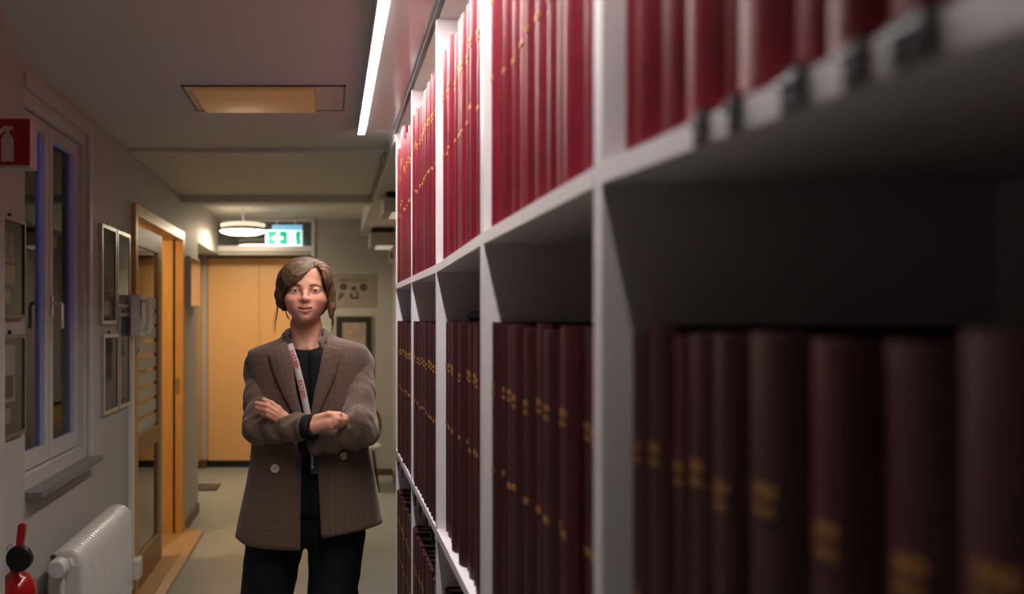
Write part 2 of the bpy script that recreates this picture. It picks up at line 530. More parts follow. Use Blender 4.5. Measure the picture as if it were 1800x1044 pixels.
def book_meshes(th, dep, hei, m, seed):
    """cover, page block and gilding; origin at the foot of the spine, spine faces -x, thickness along y"""
    b = 0.0035
    # plan outline of the cover: spine rounded outwards, hinge grooves, open fore-edge
    out = []
    for k in range(9):
        a = -1 + 2 * k / 8
        out.append((-0.004 + 0.010 * a * a, a * th / 2))
    out = out[::-1]
    outer = [(dep, th / 2), (0.022, th / 2), (0.016, th / 2 - 0.002), (0.010, th / 2)] + out[1:-1] + [(0.010, -th / 2), (0.016, -th / 2 + 0.002), (0.022, -th / 2), (dep, -th / 2)]
    inner = [(dep, -th / 2 + b), (0.012, -th / 2 + b), (0.012, th / 2 - b), (dep, th / 2 - b)]
    cm = MB()
    n = len(outer)
    vs = [(p[0], p[1], 0) for p in outer] + [(p[0], p[1], hei) for p in outer]
    fs = [(i, i + 1, n + i + 1, n + i) for i in range(n - 1)]
    no = len(vs)
    vs += [(p[0], p[1], 0) for p in inner] + [(p[0], p[1], hei) for p in inner]
    fs += [(no + i, no + i + 1, no + 4 + i + 1, no + 4 + i) for i in range(3)]
    fs += [(0, n, no + 7, no + 3), (n - 1, no, no + 4, 2 * n - 1)]
    fs += [(n + 0, n + 1, no + 6, no + 7), tuple(range(n + 1, 2 * n - 1)) + (no + 5, no + 6), (2 * n - 2, 2 * n - 1, no + 4, no + 5)]
    cm.add(vs, fs)
    pm = MB().box((0.013, -th / 2 + b + 0.0004, 0.004), (dep - 0.006, th / 2 - b - 0.0004, hei - 0.005))
    return cm, pm


def gilt(th, z, rows, rnd):
    g = MB()
    wd = th * 0.36
    for r in range(rows):
        k = rnd.choice((3, 4, 5))
        hh = 0.009 if r == 0 else 0.006
        for c in range(k):
            y0 = -wd / 2 + wd * c / k
            y1 = y0 + wd / k * 0.68
            xs = -0.0052 + 0.010 * ((y0 + y1) / th) ** 2
            zz = z - r * 0.016
            g.box((xs, y0, zz - hh), (xs + 0.0045, y1, zz))
            if rnd.random() < 0.6:
                g.box((xs - 0.0001, y0 + 0.2 * (y1 - y0), zz - hh - 0.002), (xs + 0.0045, y0 + 0.5 * (y1 - y0), zz + 0.001))
    return g


ORD = ['first', 'second', 'third', 'fourth', 'fifth', 'sixth', 'seventh', 'eighth', 'ninth', 'tenth', 'eleventh', 'twelfth', 'thirteenth', 'fourteenth', 'fifteenth', 'sixteenth']
BAY = ['farthest bay', 'second-farthest bay', 'third-farthest bay', 'second-nearest bay', 'nearest bay']
ROWN = ['top shelf', 'middle shelf', 'bottom shelf']
rnd = random.Random(21)
for row in range(3):
    for bay in range(5):
        if row == 2 and bay > 2:
            continue        # the photograph shows nothing of these
        y = UY[bay] - 0.006
        lo = UY[bay + 1] + UT[bay + 1] + 0.004
        if bay == 4:
            lo = 0.345
        n = 0
        while True:
            th_ = rnd.uniform(0.045, 0.082) if row else rnd.uniform(0.042, 0.074)
            if row == 0 and bay == 0 and n == 0:
                th_ = 0.075
            if y - th_ < lo:
                if y - lo > 0.035:
                    th_ = y - lo
                else:
                    break
            hei = rnd.uniform(0.572, 0.592)
            if row == 0:
                hei = (0.60 if bay == 0 else 0.60) + rnd.uniform(-0.02, 0.018)
                if bay == 0 and n in (3, 4, 5):
                    hei = 0.668
                if bay == 0 and n == 0:
                    hei = 0.605
            if row == 1:
                hei = rnd.uniform(0.598, 0.610)
            yc = y - th_ / 2
            rec = 0.022 + rnd.uniform(-0.008, 0.008)
            if bay < 2:         # pushed level with the uprights here
                rec = 0.006 + (rec - 0.022) * 0.4
            z0 = max(level(row, yc - th_ / 2), level(row, min(yc + th_ / 2, UY[bay]))) + 0.0006
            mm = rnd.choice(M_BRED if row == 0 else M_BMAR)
            cm, pm = book_meshes(th_ - 0.0016, rnd.uniform(0.30, 0.33), hei, mm, n)
            me_o = MB()
            me_o.v, me_o.f = cm.v, cm.f
            o = me_o.build('bound_volume', mm, smooth=50, loc=(0, 0, 0))
            o.location = (XS + rec, yc, z0)
            o2 = pm.build('page_block', M_PAGE, loc=(0, 0, 0))
            o2.parent = o
            o2.location = (0, 0, 0)
            gl = gilt(th_, hei * (0.80 + rnd.uniform(-0.012, 0.012)), 2, rnd).build('gilt_title', M_GILT, loc=(0, 0, 0))
            gl.parent = o
            gl.location = (0, 0, 0)
            gl = gilt(th_, hei * (0.52 + rnd.uniform(-0.012, 0.012)), 1, rnd).build('gilt_number', M_GILT, loc=(0, 0, 0))
            gl.parent = o
            gl.location = (0, 0, 0)
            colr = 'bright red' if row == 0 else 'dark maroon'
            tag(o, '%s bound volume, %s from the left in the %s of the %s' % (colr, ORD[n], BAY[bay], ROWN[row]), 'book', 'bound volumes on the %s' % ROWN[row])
            n += 1
            y -= th_
            if y - lo < 0.03:
                break
# a volume lying flat on the row behind the spines
cm, pm = book_meshes(0.026, 0.30, 0.42, M_BMAR[0], 1)
o = cm.build('bound_volume', mat('black_buckram', (0.02, 0.008, 0.011), 0.5, var=0.2, bump=0.2, bscale=400), smooth=50, loc=(0, 0, 0))
o.rotation_euler = (math.radians(90), 0, 0)
o.location = (XS + 0.085, 2.46, 0.985 + 0.612 + 0.0135)
p2 = pm.build('page_block', M_PAGE, loc=(0, 0, 0))
p2.parent = o
tag(o, 'near-black volume lying flat on top of the maroon books, middle shelf', 'book', 'bound volumes on the middle shelf')

# black label clips on the shelf edges
def clip(y, row, wd, which):
    z = level(row, y)
    c = MB()
    c.box((XS - 0.006, y - wd / 2, z - 0.0245), (XS - 0.0015, y + wd / 2, z + 0.004), 0.001)
    c.box((XS - 0.006, y - wd / 2, z + 0.0005), (XS + 0.018, y + wd / 2, z + 0.004), 0.001)
    o = c.build('label_clip', M_BLACK)
    tube = MB().tube([(XS - 0.008, y - wd / 2, z - 0.004), (XS - 0.012, y, z - 0.008), (XS - 0.008, y + wd / 2, z - 0.004)], 0.0022, 6)
    tube.build('wire_loop', M_BLACK, o)
    tag(o, which, 'clip', 'black label clips on the shelf edges')


for k, (y, wd) in enumerate(((0.715, 0.020), (0.655, 0.014), (0.572, 0.026), (0.505, 0.018), (0.455, 0.030))):
    clip(y, 0, wd, 'black clip on the top shelf edge, %s of five from the nearest upright' % ORD[k])


def hanger(y, which):
    z = level(1, y) - 0.0255
    c = MB()
    c.box((XS + 0.001, y - 0.02, z - 0.006), (XS + 0.05, y + 0.02, z), 0.001)
    o = c.build('label_hanger', M_BLACK)
    MB().tube([(XS + 0.004, y - 0.018, z - 0.004), (XS + 0.000, y - 0.012, z - 0.030), (XS + 0.003, y + 0.004, z - 0.048), (XS + 0.001, y + 0.016, z - 0.028), (XS + 0.006, y + 0.018, z - 0.004)], 0.0028, 6).build('wire_loop', M_BLACK, o, smooth=60)
    MB().box((XS + 0.010, y - 0.012, z - 0.036), (XS + 0.013, y + 0.012, z - 0.008)).build('paper_slip', M_WHITE, o)
    tag(o, which, 'clip', 'black label hangers under the middle shelf')


for k, y in enumerate((3.92, 3.72, 3.16, 2.98, 2.80, 2.64)):
    hanger(y, 'black wire label hanger under the middle shelf board, %s of six from the left' % ORD[k])

# cable along the shelf end
cb = MB()
for s in range(3):
    pts = []
    for k in range(26):
        yy = 4.12 + k * 0.09
        pts.append((XS - 0.006 - 0.008 * s + 0.006 * math.sin(k * 1.9 + s), yy, 2.482 + 0.012 * s + 0.010 * math.sin(k * 1.3 + 2 * s)))
    cb.tube(pts, 0.0022, 6)
tag(cb.build('cable_bundle', mat('grey_cable', (0.22, 0.21, 0.19), 0.5, var=0.1), smooth=60), 'loose grey cables running along the ceiling soffit past the bookcase end', 'cable')

# ================================================================== left wall things
def picture(y0, y1, z0, z1, fw, style, label, depth=0.018):
    """glazed picture on the left wall"""
    x0, x1 = XL + 0.001, XL + depth
    r = empty('picture_frame', (x0, (y0 + y1) / 2, z0))
    fm = M_ALU if style['frame'] == 'alu' else style['frame']
    f = MB()
    f.box((x0, y0, z0), (x1, y0 + fw, z1))
    f.box((x0, y1 - fw, z0), (x1, y1, z1))
    f.box((x0, y0 + fw, z0), (x1, y1 - fw, z0 + fw))
    f.box((x0, y0 + fw, z1 - fw), (x1, y1 - fw, z1))
    f.build('frame', fm, r)
    MB().box((x0, y0 + fw, z0 + fw), (x0 + 0.006, y1 - fw, z1 - fw)).build('mount', style['mount'], r)
    for (a, b, c, e, mm) in style['sheets']:
        ya, yb = y0 + a * (y1 - y0), y0 + b * (y1 - y0)
        za, zb = z0 + c * (z1 - z0), z0 + e * (z1 - z0)
        MB().box((x0 + 0.006, ya, za), (x0 + 0.0072, yb, zb)).build('print', mm, r)
    MB().box((x1 - 0.006, y0 + fw, z0 + fw), (x1 - 0.004, y1 - fw, z1 - fw)).build('glass', style.get('glass', M_PGLASS), r)
    MB().box((x0, (y0 + y1) / 2 - 0.006, z1), (x0 + 0.008, (y0 + y1) / 2 + 0.006, z1 + 0.014)).build('hook', M_BLACK, r)
    tag(r, label, 'picture', 'glazed pictures on the left wall')


M_PAPER = mat('print_paper', (0.34, 0.31, 0.26), 0.7, var=0.08, scale=10)
M_PRINT = mat('printed_sheet', (0.09, 0.065, 0.05), 0.7, col2=(0.32, 0.28, 0.22), scale=38)
M_MOUNTG = mat('grey_mount', (0.13, 0.12, 0.11), 0.7, var=0.05)
M_MOUNTB = mat('dark_mount', (0.045, 0.043, 0.042), 0.7, var=0.1)
stA = {'frame': 'alu', 'mount': M_MOUNTG, 'sheets': [(0.12, 0.88, 0.33, 0.80, M_PRINT), (0.18, 0.72, 0.10, 0.24, M_PAPER)]}
stB = {'frame': 'alu', 'mount': M_MOUNTG, 'sheets': [(0.14, 0.86, 0.14, 0.86, M_PAPER)], 'glass': M_PGLASS2}
stC = {'frame': 'alu', 'mount': M_MOUNTG, 'sheets': [(0.20, 0.86, 0.34, 0.76, M_PRINT)]}
stD = {'frame': 'alu', 'mount': M_MOUNTB, 'sheets': [(0.2, 0.84, 0.10, 0.80, M_PRINT)]}
stE = {'frame': mat('dull_frame', (0.20, 0.18, 0.16), 0.4, metal=0.4, var=0.05), 'mount': M_MOUNTB, 'sheets': [(0.08, 0.62, 0.55, 0.86, M_PRINT), (0.08, 0.66, 0.34, 0.53, M_PAPER), (0.12, 0.50, 0.15, 0.29, M_PAPER)]}
stF = {'frame': mat('dull_frame', (0.20, 0.18, 0.16), 0.4), 'mount': M_MOUNTB, 'sheets': [(0.05, 0.66, 0.34, 0.90, M_PAPER), (0.12, 0.60, 0.38, 0.60, M_PRINT), (0.05, 0.48, 0.14, 0.28, M_PAPER)]}
picture(4.06, 4.335, 1.578, 2.06, 0.018, stA, 'tall narrow silver-framed picture nearest the window, upper row')
picture(4.355, 4.63, 1.665, 2.06, 0.018, stB, 'silver-framed picture beside the door, upper row, reflecting orange wood')
picture(4.09, 4.375, 1.14, 1.53, 0.018, stC, 'silver-framed picture low on the wall above the radiator')
picture(4.395, 4.63, 1.14, 1.635, 0.018, stD, 'narrow silver-framed picture under the wall telephone')
picture(2.80, 3.04, 1.604, 1.95, 0.014, stE, 'dark-framed picture under the red fire sign, upper of two')
picture(2.80, 3.04, 1.20, 1.55, 0.014, stF, 'dark-framed picture left of the window sill, lower of two')

# small mirror-glass frame further down the wall
mf = empty('wall_mirror', (XL, 6.68, 1.695))
tag(mf, 'small shallow mirror in a white frame beyond the door', 'mirror')
MB().box((XL + 0.001, 6.46, 1.695), (XL + 0.045, 6.93, 2.085), 0.004).build('frame', M_WHITE, mf)
MB().box((XL + 0.045, 6.475, 1.71), (XL + 0.048, 6.915, 2.07)).build('mirror_glass', mat('mirror_glass', (0.85, 0.85, 0.85), 0.04, metal=1.0, var=0.02), mf)

# telephone
ph = empty('wall_telephone', (XL, 4.66, 1.50))
tag(ph, 'white wall telephone with a coiled cord beside the sliding door', 'telephone')
M_PH = mat('cream_plastic', (0.70, 0.69, 0.62), 0.35, var=0.03)
px0 = XL + 0.024
MB().box((px0, 4.60, 1.51), (px0 + 0.055, 4.72, 1.735), 0.012).build('body', M_PH, ph, smooth=40)
hs = MB()
hs.tube([(px0 + 0.075, 4.66, 1.715), (px0 + 0.088, 4.66, 1.69), (px0 + 0.090, 4.66, 1.62), (px0 + 0.088, 4.66, 1.555), (px0 + 0.075, 4.66, 1.53)], [0.024, 0.022, 0.016, 0.022, 0.024], 12)
hs.build('handset', M_PH, ph, smooth=50)
MB().box((px0 + 0.055, 4.597, 1.60), (px0 + 0.060, 4.602, 1.71)).build('cradle_slot', M_MOUNTG, ph)
pts = []
for k in range(90):
    s = k / 89
    a = k * 1.25
    cx = px0 + 0.05 - 0.02 * math.sin(s * math.pi)
    cz = 1.525 - 0.115 * math.sin(s * math.pi * 0.97)
    pts.append((cx + 0.008 * math.cos(a), 4.62 + 0.06 * s + 0.008 * math.sin(a), cz))
MB().tube(pts, 0.0028, 5).build('coiled_cord', M_PH, ph, smooth=60)
tk = MB().box((XL, 4.655, 0.12), (XL + 0.022, 4.72, 1.51), 0.003).build('cable_duct', M_PH, ph)

# junction box low on the wall
jb = empty('junction_box', (XL, 4.70, 0.19))
tag(jb, 'small cream plastic box low beside the door frame', 'box')
MB().box((XL + 0.023, 4.62, 0.19), (XL + 0.065, 4.72, 0.295), 0.006).build('housing', M_PH, jb, smooth=40)
MB().box((XL + 0.028, 4.617, 0.20), (XL + 0.060, 4.62, 0.285)).build('cover', M_PH, jb)

# ------------------------------------------------------------------ radiator
RX0, RX1, RY0, RY1, RZ0, RZ1 = -1.045, -0.913, 3.16, 3.94, 0.10, 0.75
rad = empty('radiator', (-0.98, 3.55, 0))
tag(rad, 'white ribbed column radiator under the window', 'radiator')
NF = 25
pit = (RY1 - RY0) / NF
prof = []
rr = 0.060
for k in range(9):
    a = math.pi * k / 8
    prof.append(((RX0 + RX1) / 2 + (RX1 - RX0) / 2 * math.cos(a), RZ1 - 0.055 + 0.055 * math.sin(a)))
for k in range(9):
    a = math.pi + math.pi * k / 8
    prof.append(((RX0 + RX1) / 2 + (RX1 - RX0) / 2 * math.cos(a), RZ0 + 0.055 + 0.055 * math.sin(a)))
cx_, cz_ = (RX0 + RX1) / 2, (RZ0 + RZ1) / 2
fin_mesh = None
for i in range(NF):
    y0 = RY0 + i * pit
    y1 = y0 + pit
    n = len(prof)
    sh = lambda k: [(cx_ + (p[0] - cx_) * (1 - k / 0.066), cz_ + (p[1] - cz_) * (1 - k / 0.28)) for p in prof]
    if fin_mesh is None:
        vs, fs = [], []
        for q, (yy, k) in enumerate(((0.0, 0.012), (0.003, 0.0035), (0.008, 0.0), (pit - 0.008, 0.0), (pit - 0.003, 0.0035), (pit, 0.012))):
            vs += [(p[0], RY0 + yy, p[1]) for p in sh(k)]
        for q in range(5):
            fs += [(q * n + j, q * n + (j + 1) % n, (q + 1) * n + (j + 1) % n, (q + 1) * n + j) for j in range(n)]
        fs += [tuple(range(n))[::-1], tuple(range(5 * n, 6 * n))]
        fo = MB().add(vs, fs).build('fin', M_RADI, rad, smooth=35)
        fin_mesh = fo.data
        base = fo.location.copy()
    else:
        fo = bpy.data.objects.new('fin', fin_mesh)
        COL.objects.link(fo)
        fo.parent = rad
        fo.location = base + Vector((0, i * pit, 0))
MB().box((RX0 + 0.016, RY0 - 0.006, RZ0 + 0.06), (RX1 - 0.012, RY0 + 0.002, RZ1 - 0.055), 0.003).build('end_plate', M_RADI, rad)
vv = MB()
vv.lathe([(0.026, 0), (0.026, 0.012), (0.016, 0.014), (0.016, 0.05)], (-0.962, RY0 - 0.055, RZ1 - 0.045), 'y', 6)
vv.build('valve', M_RADI, rad)
MB().lathe([(0.028, 0), (0.034, 0.006), (0.035, 0.045), (0.030, 0.06), (0.02, 0.062)], (-0.975, RY0 - 0.125, RZ1 - 0.040), 'y', 20).build('thermostat_head', mat('white_plastic', (0.66, 0.64, 0.64), 0.4, var=0.02), rad, smooth=40)
MB().tube([(-0.975, RY0 - 0.06, RZ1 - 0.05), (-0.975, RY0 - 0.06, 0.0)], 0.011, 10).build('pipe', M_RADI, rad, smooth=60)
MB().lathe([(0.010, 0), (0.010, 0.012), (0.006, 0.013), (0.006, 0.02)], (-1.02, RY0 - 0.02, RZ1 - 0.025), 'y', 10).build('bleed_screw', mat('worn_brass', (0.16, 0.12, 0.07), 0.4, metal=0.7), rad)
for q in (0.2, 0.8):
    for zz in (0.2, 0.55):
        MB().box((XL + 0.002, RY0 + q * (RY1 - RY0) - 0.012, zz - 0.012), (RX0 + 0.01, RY0 + q * (RY1 - RY0) + 0.012, zz + 0.012)).build('bracket', M_RADI, rad)
for q in (0.2, 0.8):
    MB().box((RX0 + 0.02, RY0 + q * (RY1 - RY0) - 0.015, 0), (RX1 - 0.02, RY0 + q * (RY1 - RY0) + 0.015, RZ0 + 0.03), 0.004).build('foot', M_RADI, rad)

# ------------------------------------------------------------------ fire extinguisher
EX, EY = -1.026, 2.80
ex = empty('fire_extinguisher', (EX, EY, 0.33))
tag(ex, 'red fire extinguisher with black gauge hanging on the left wall', 'extinguisher')
R = 0.062
zt = 0.775
MB().lathe([(R - 0.008, 0.33), (R, 0.345), (R, zt - 0.06), (R - 0.006, zt - 0.035), (R - 0.022, zt - 0.014), (0.022, zt), (0.02, zt + 0.01)], (EX, EY, 0), 'z', 32).build('cylinder', M_RED, ex, smooth=50)
MB().lathe([(0.02, zt), (0.024, zt + 0.012), (0.020, zt + 0.07)], (EX, EY, 0), 'z', 20).build('valve_body', M_BLACK, ex, smooth=40)
MB().lathe([(0.039, 0), (0.042, 0.006), (0.042, 0.022), (0.036, 0.028)], (EX + 0.030, EY - 0.075, 0.835), 'y', 36).build('hose_end', M_BLACK, ex, smooth=40)
MB().tube([(EX + 0.030, EY - 0.05, 0.835), (EX + 0.004, EY - 0.005, 0.835)], 0.02, 12).build('gauge_stem', M_BLACK, ex, smooth=40)
MB().prism([(EX + 0.030 - 0.010, zt + 0.095), (EX + 0.030 + 0.014, zt + 0.095), (EX + 0.030 + 0.022, zt + 0.165), (EX + 0.030 + 0.018, zt + 0.172), (EX + 0.030 + 0.002, zt + 0.172), (EX + 0.030 - 0.003, zt + 0.165)], 1, EY - 0.07, EY - 0.055).build('lever', M_RED, ex)
MB().tube([(EX + 0.030 - 0.040, EY - 0.066, zt + 0.088), (EX + 0.030 - 0.034, EY - 0.066, zt + 0.102), (EX + 0.030 - 0.02, EY - 0.066, zt + 0.108), (EX + 0.030 - 0.008, EY - 0.066, zt + 0.10), (EX + 0.030 + 0.02, EY - 0.066, zt + 0.10), (EX + 0.030 + 0.026, EY - 0.066, zt + 0.09)], 0.002, 6).build('safety_pin', M_ALU, ex)
MB().box((XL, EY - 0.02, 0.50), (EX - R + 0.004, EY + 0.02, 0.56)).build('bracket', M_BLACK, ex)

# fire sign projecting from the near wall
sy = 2.50
sx0, sx1, sz0, sz1 = -0.989, -0.878, 2.045, 2.19
sg = empty('fire_sign', (-0.93, sy, sz0))
tag(sg, 'red sign with a white fire extinguisher symbol, high on the left', 'sign')
MB().box((sx0, sy, sz0), (sx1, sy + 0.06, sz1), 0.002).build('sign_box', mat('sign_edge', (0.55, 0.50, 0.48), 0.4, var=0.03), sg)
MB().box((sx0 + 0.002, sy - 0.002, sz0 + 0.008), (sx1 - 0.001, sy, sz1 - 0.002)).build('red_face', mat('sign_red', (0.30, 0.012, 0.012), 0.4, var=0.04), sg)
ic = MB()
cx, zb = -0.945, sz0 + 0.018
ic.prism([(cx - 0.017, zb), (cx + 0.019, zb), (cx + 0.019, zb + 0.065), (cx + 0.012, zb + 0.078), (cx + 0.005, zb + 0.084), (cx - 0.004, zb + 0.084), (cx - 0.012, zb + 0.078), (cx - 0.017, zb + 0.065)], 1, sy - 0.0035, sy - 0.002)
ic.prism([(cx - 0.005, zb + 0.083), (cx + 0.006, zb + 0.083), (cx + 0.006, zb + 0.094), (cx - 0.005, zb + 0.094)], 1, sy - 0.0035, sy - 0.002)
ic.prism([(cx - 0.028, zb + 0.078), (cx - 0.022, zb + 0.076), (cx - 0.006, zb + 0.091), (cx + 0.016, zb + 0.094), (cx + 0.016, zb + 0.103), (cx - 0.004, zb + 0.105), (cx - 0.018, zb + 0.098)], 1, sy - 0.0036, sy - 0.002)
ic.build('symbol', mat('sign_white', (0.55, 0.50, 0.46), 0.5, var=0.03), sg)

# ================================================================== ceiling panel and the far end
pl = empty('ceiling_panel', (-0.27, 3.6, CEIL))
tag(pl, 'recessed rectangular ceiling light panel, unlit, its faint amber glow added', 'light')
PX0, PX1, PY0, PY1 = -0.595, 0.063, 3.40, 3.80
f = MB()
for (a, b) in (((PX0, PY0), (PX1, PY0 + 0.008)), ((PX0, PY1 - 0.008), (PX1, PY1)), ((PX0, PY0), (PX0 + 0.008, PY1)), ((PX1 - 0.008, PY0), (PX1, PY1))):
    f.box((a[0], a[1], CEIL - 0.006), (b[0], b[1], CEIL + 0.001))
f.build('frame', mat('panel_frame', (0.16, 0.15, 0.14), 0.5, var=0.05), pl)
MB().box((PX0 + 0.008, PY0 + 0.008, CEIL - 0.004), (PX1 - 0.008, PY1 - 0.008, CEIL - 0.001)).build('grille', mat('panel_plastic', (0.50, 0.48, 0.44), 0.3, var=0.04), pl)
MB().box((PX0 + 0.045, PY0 + 0.015, CEIL - 0.018), (PX0 + 0.53, PY1 - 0.012, CEIL - 0.003), 0.012).build('diffuser', mat('amber_diffuser', (0.55, 0.34, 0.16), 0.35, emit=(1.0, 0.50, 0.17), estr=PANEL_E, var=0.05), pl, smooth=40)

# round pendant lamp
LX, LY, LZ = (427 - VX) / F * 8.0, 8.0, 2.43
rl = empty('ceiling_lamp', (LX, LY, LZ))
tag(rl, 'round glowing white disc lamp under the far corridor ceiling', 'lamp')
M_LAMP = mat('opal_lamp', (1, 1, 1), 0.4, emit=(1.0, 0.80, 0.56), estr=LAMP_E)
MB().lathe([(0.02, -0.03), (0.15, -0.026), (0.205, -0.008), (0.21, 0.0)], (LX, LY, LZ), 'z', 48).build('disc', M_LAMP, rl, smooth=60)
MB().lathe([(0.21, 0.0), (0.212, 0.02), (0.20, 0.032)], (LX, LY, LZ), 'z', 48).build('rim', mat('lamp_rim', (0.30, 0.26, 0.23), 0.5, var=0.03), rl, smooth=40)
MB().tube([(LX, LY, LZ + 0.01), (LX, LY, 2.636)], 0.012, 12).build('stem', M_WHITE, rl)
MB().lathe([(0.19, 0.0), (0.21, 0.006), (0.21, 0.024), (0.18, 0.03)], (LX, LY, 2.472), 'z', 40).build('uplight_ring', mat('uplight_glow', (1, 1, 1), 0.4, emit=(1.0, 0.80, 0.56), estr=LAMP_E * 0.015), rl, smooth=50)  # glowing ring stands in for the halo of light above the disc

# exit sign
EYD = 8.2
ea, eb = W(467, 433, EYD), W(532, 403, EYD)
xs = empty('exit_sign', ((ea.x + eb.x) / 2, EYD, ea.z))
tag(xs, 'lit green emergency exit sign with white arrow pointing left', 'sign')
MB().box((ea.x, EYD, ea.z), (eb.x, EYD + 0.05, eb.z), 0.006).build('housing', mat('sign_body', (0.8, 0.85, 0.9), 0.3, emit=(0.30, 0.75, 1.0), estr=0.35), xs)
MB().box((ea.x + 0.06, EYD + 0.010, eb.z), (eb.x - 0.004, EYD + 0.040, eb.z + 0.045), 0.004).build('mount', mat('sign_mount_glow', (0.35, 0.65, 0.8), 0.3, emit=(0.12, 0.50, 0.85), estr=0.45), xs)  # mount given a blue glow in place of glows on the transom glass
for s_ in (0.3, 0.8):
    MB().tube([(ea.x + s_ * (eb.x - ea.x), EYD + 0.025, eb.z + 0.04), (ea.x + s_ * (eb.x - ea.x), EYD + 0.025, 2.636)], 0.006, 8).build('hanger_rod', M_WHITE, xs)
ew, eh = eb.x - ea.x, eb.z - ea.z
M_EXW = mat('sign_lit_white', (0.9, 0.95, 0.95), 0.4, emit=(0.80, 1.0, 0.96), estr=0.50)
M_EXG = mat('sign_lit_green', (0.0, 0.20, 0.12), 0.4, emit=(0.0, 0.50, 0.27), estr=0.62)


def ex_pt(u, v):
    return (ea.x + u * ew, ea.z + v * eh)


def ex_poly(name, pts, m, lift):
    MB().prism([ex_pt(*p) for p in pts], 1, EYD - lift, EYD + 0.004).build(name, m, xs)


ex_poly('white_face', [(0.02, 0.05), (0.98, 0.05), (0.98, 0.95), (0.02, 0.95)], M_EXW, 0.001)
ex_poly('green_field', [(0.06, 0.12), (0.575, 0.12), (0.575, 0.86), (0.06, 0.86), (0.06, 0.62), (0.085, 0.52), (0.06, 0.40)], M_EXG, 0.002)
ex_poly('green_field', [(0.82, 0.12), (0.94, 0.12), (0.94, 0.40), (0.915, 0.50), (0.94, 0.62), (0.94, 0.86), (0.82, 0.86), (0.82, 0.40), (0.85, 0.30), (0.82, 0.22)], M_EXG, 0.002)
ex_poly('arrow', [(0.16, 0.49), (0.31, 0.80), (0.40, 0.80), (0.345, 0.585), (0.47, 0.585), (0.485, 0.49), (0.47, 0.395), (0.345, 0.395), (0.40, 0.18), (0.31, 0.18)], M_EXW, 0.003)
ex_poly('running_figure', [(0.66, 0.64), (0.69, 0.66), (0.72, 0.52), (0.745, 0.42), (0.72, 0.40), (0.70, 0.50), (0.685, 0.58)], M_EXG, 0.003)

# cupboards
cb = empty('cupboard', (-0.6, 9.5, 0))
tag(cb, 'tall birch cupboard with flat doors and a black plinth in the passage', 'cupboard')
CX0, CX1, CY, CZ = -1.323, 0.20, 9.23, 2.27
MB().box((CX0, CY + 0.02, 0.075), (CX1, CY + 0.55, CZ)).build('carcass', M_BIRCH, cb)
MB().box((CX0 + 0.02, CY + 0.025, 0), (CX1, CY + 0.5, 0.075)).build('plinth', M_BLACK, cb)
xx = [CX0 + 0.002, W(456, 500, CY).x, W(456, 500, CY).x + 0.55, CX1]
for i in range(3):
    dd = MB().box((xx[i] + 0.002, CY, 0.08), (xx[i + 1] - 0.002, CY + 0.019, CZ - 0.003), 0.002).build('door', M_BIRCH, cb)
    MB().box((xx[i + 1] - 0.045, CY - 0.02, 1.0), (xx[i + 1] - 0.033, CY, 1.12), 0.003).build('handle', M_ALU, dd) if i else None

# poster and picture on the end wall
EW = END - 0.002
po = empty('poster', (0.25, EW, 1.73))
tag(po, 'small beige football poster with dark lettering on the end wall', 'poster')
a, b = W(585, 540, EW), W(662, 482, EW)
MB().box((a.x, EW - 0.004, a.z), (b.x, EW, b.z)).build('sheet', mat('beige_sheet', (0.30, 0.265, 0.21), 0.7, var=0.05), po)
M_INK = mat('brown_ink', (0.045, 0.032, 0.026), 0.7, var=0.1)
vs, fs = text_mesh('ARBETET EN FOTBOLL', 0.046)
c = W(621, 493, EW)
sxx = 0.29 / (max(v.x for v in vs) - min(v.x for v in vs))
MB().add([(c.x + v.x * sxx, EW - 0.0055, c.z + v.y * 1.05) for v in vs], fs).build('lettering', M_INK, po)
for (x, y, r) in ((604, 504, 0.036), (639, 505, 0.038)):
    q = W(x, y, EW)
    o = MB().lathe([(r, -0.0056), (r, -0.004)], (q.x, EW, q.z), 'y', 20).build('ball_print', M_INK, po)
    MB().lathe([(r * 0.42, -0.0064), (r * 0.42, -0.0056)], (q.x, EW, q.z), 'y', 5).build('ball_patch', mat('grey_ink', (0.15, 0.12, 0.10), 0.7, var=0.1), o)
dr = MB()
for pts in ([(616, 507), (622, 503), (628, 507), (622, 511)], [(598, 514), (601, 514), (597, 528), (594, 526)], [(604, 514), (606, 515), (601, 524), (599, 522)],
            [(617, 514), (620, 516), (618, 523), (614, 521)], [(625, 512), (628, 512), (632, 522), (628, 521)], [(616, 522), (631, 522), (630, 526), (617, 525)]):
    dr.prism([(W(x, y, EW).x, W(x, y, EW).z) for x, y in pts], 1, EW - 0.0056, EW - 0.004)
dr.build('drawing', M_INK, po)
MB().prism([(W(x, y, EW).x, W(x, y, EW).z) for x, y in ((615, 535), (632, 535), (632, 538), (615, 538))], 1, EW - 0.0056, EW - 0.004).build('caption', M_PAPER, po)
pf = empty('picture_frame', (0.25, EW, 1.1))
tag(pf, 'black-mounted picture in a thin frame under the poster, behind the woman', 'picture')
a, b = W(590, 668, EW), W(655, 555, EW)
f = MB()
for (u0, u1, v0, v1) in ((0, 1, 0, 0.012), (0, 1, 0.985, 1), (0, 0.02, 0, 1), (0.98, 1, 0, 1)):
    f.box((a.x + u0 * (b.x - a.x), EW - 0.016, a.z + v0 * (b.z - a.z)), (a.x + u1 * (b.x - a.x), EW, a.z + v1 * (b.z - a.z)))
f.build('frame', mat('pale_wood_frame', (0.30, 0.26, 0.21), 0.5, var=0.1), pf)
MB().box((a.x + 0.006, EW - 0.008, a.z + 0.006), (b.x - 0.006, EW, b.z - 0.006)).build('mount', mat('black_mount', (0.02, 0.02, 0.018), 0.6, var=0.1), pf)
a2, b2 = W(602, 645, EW), W(643, 567, EW)
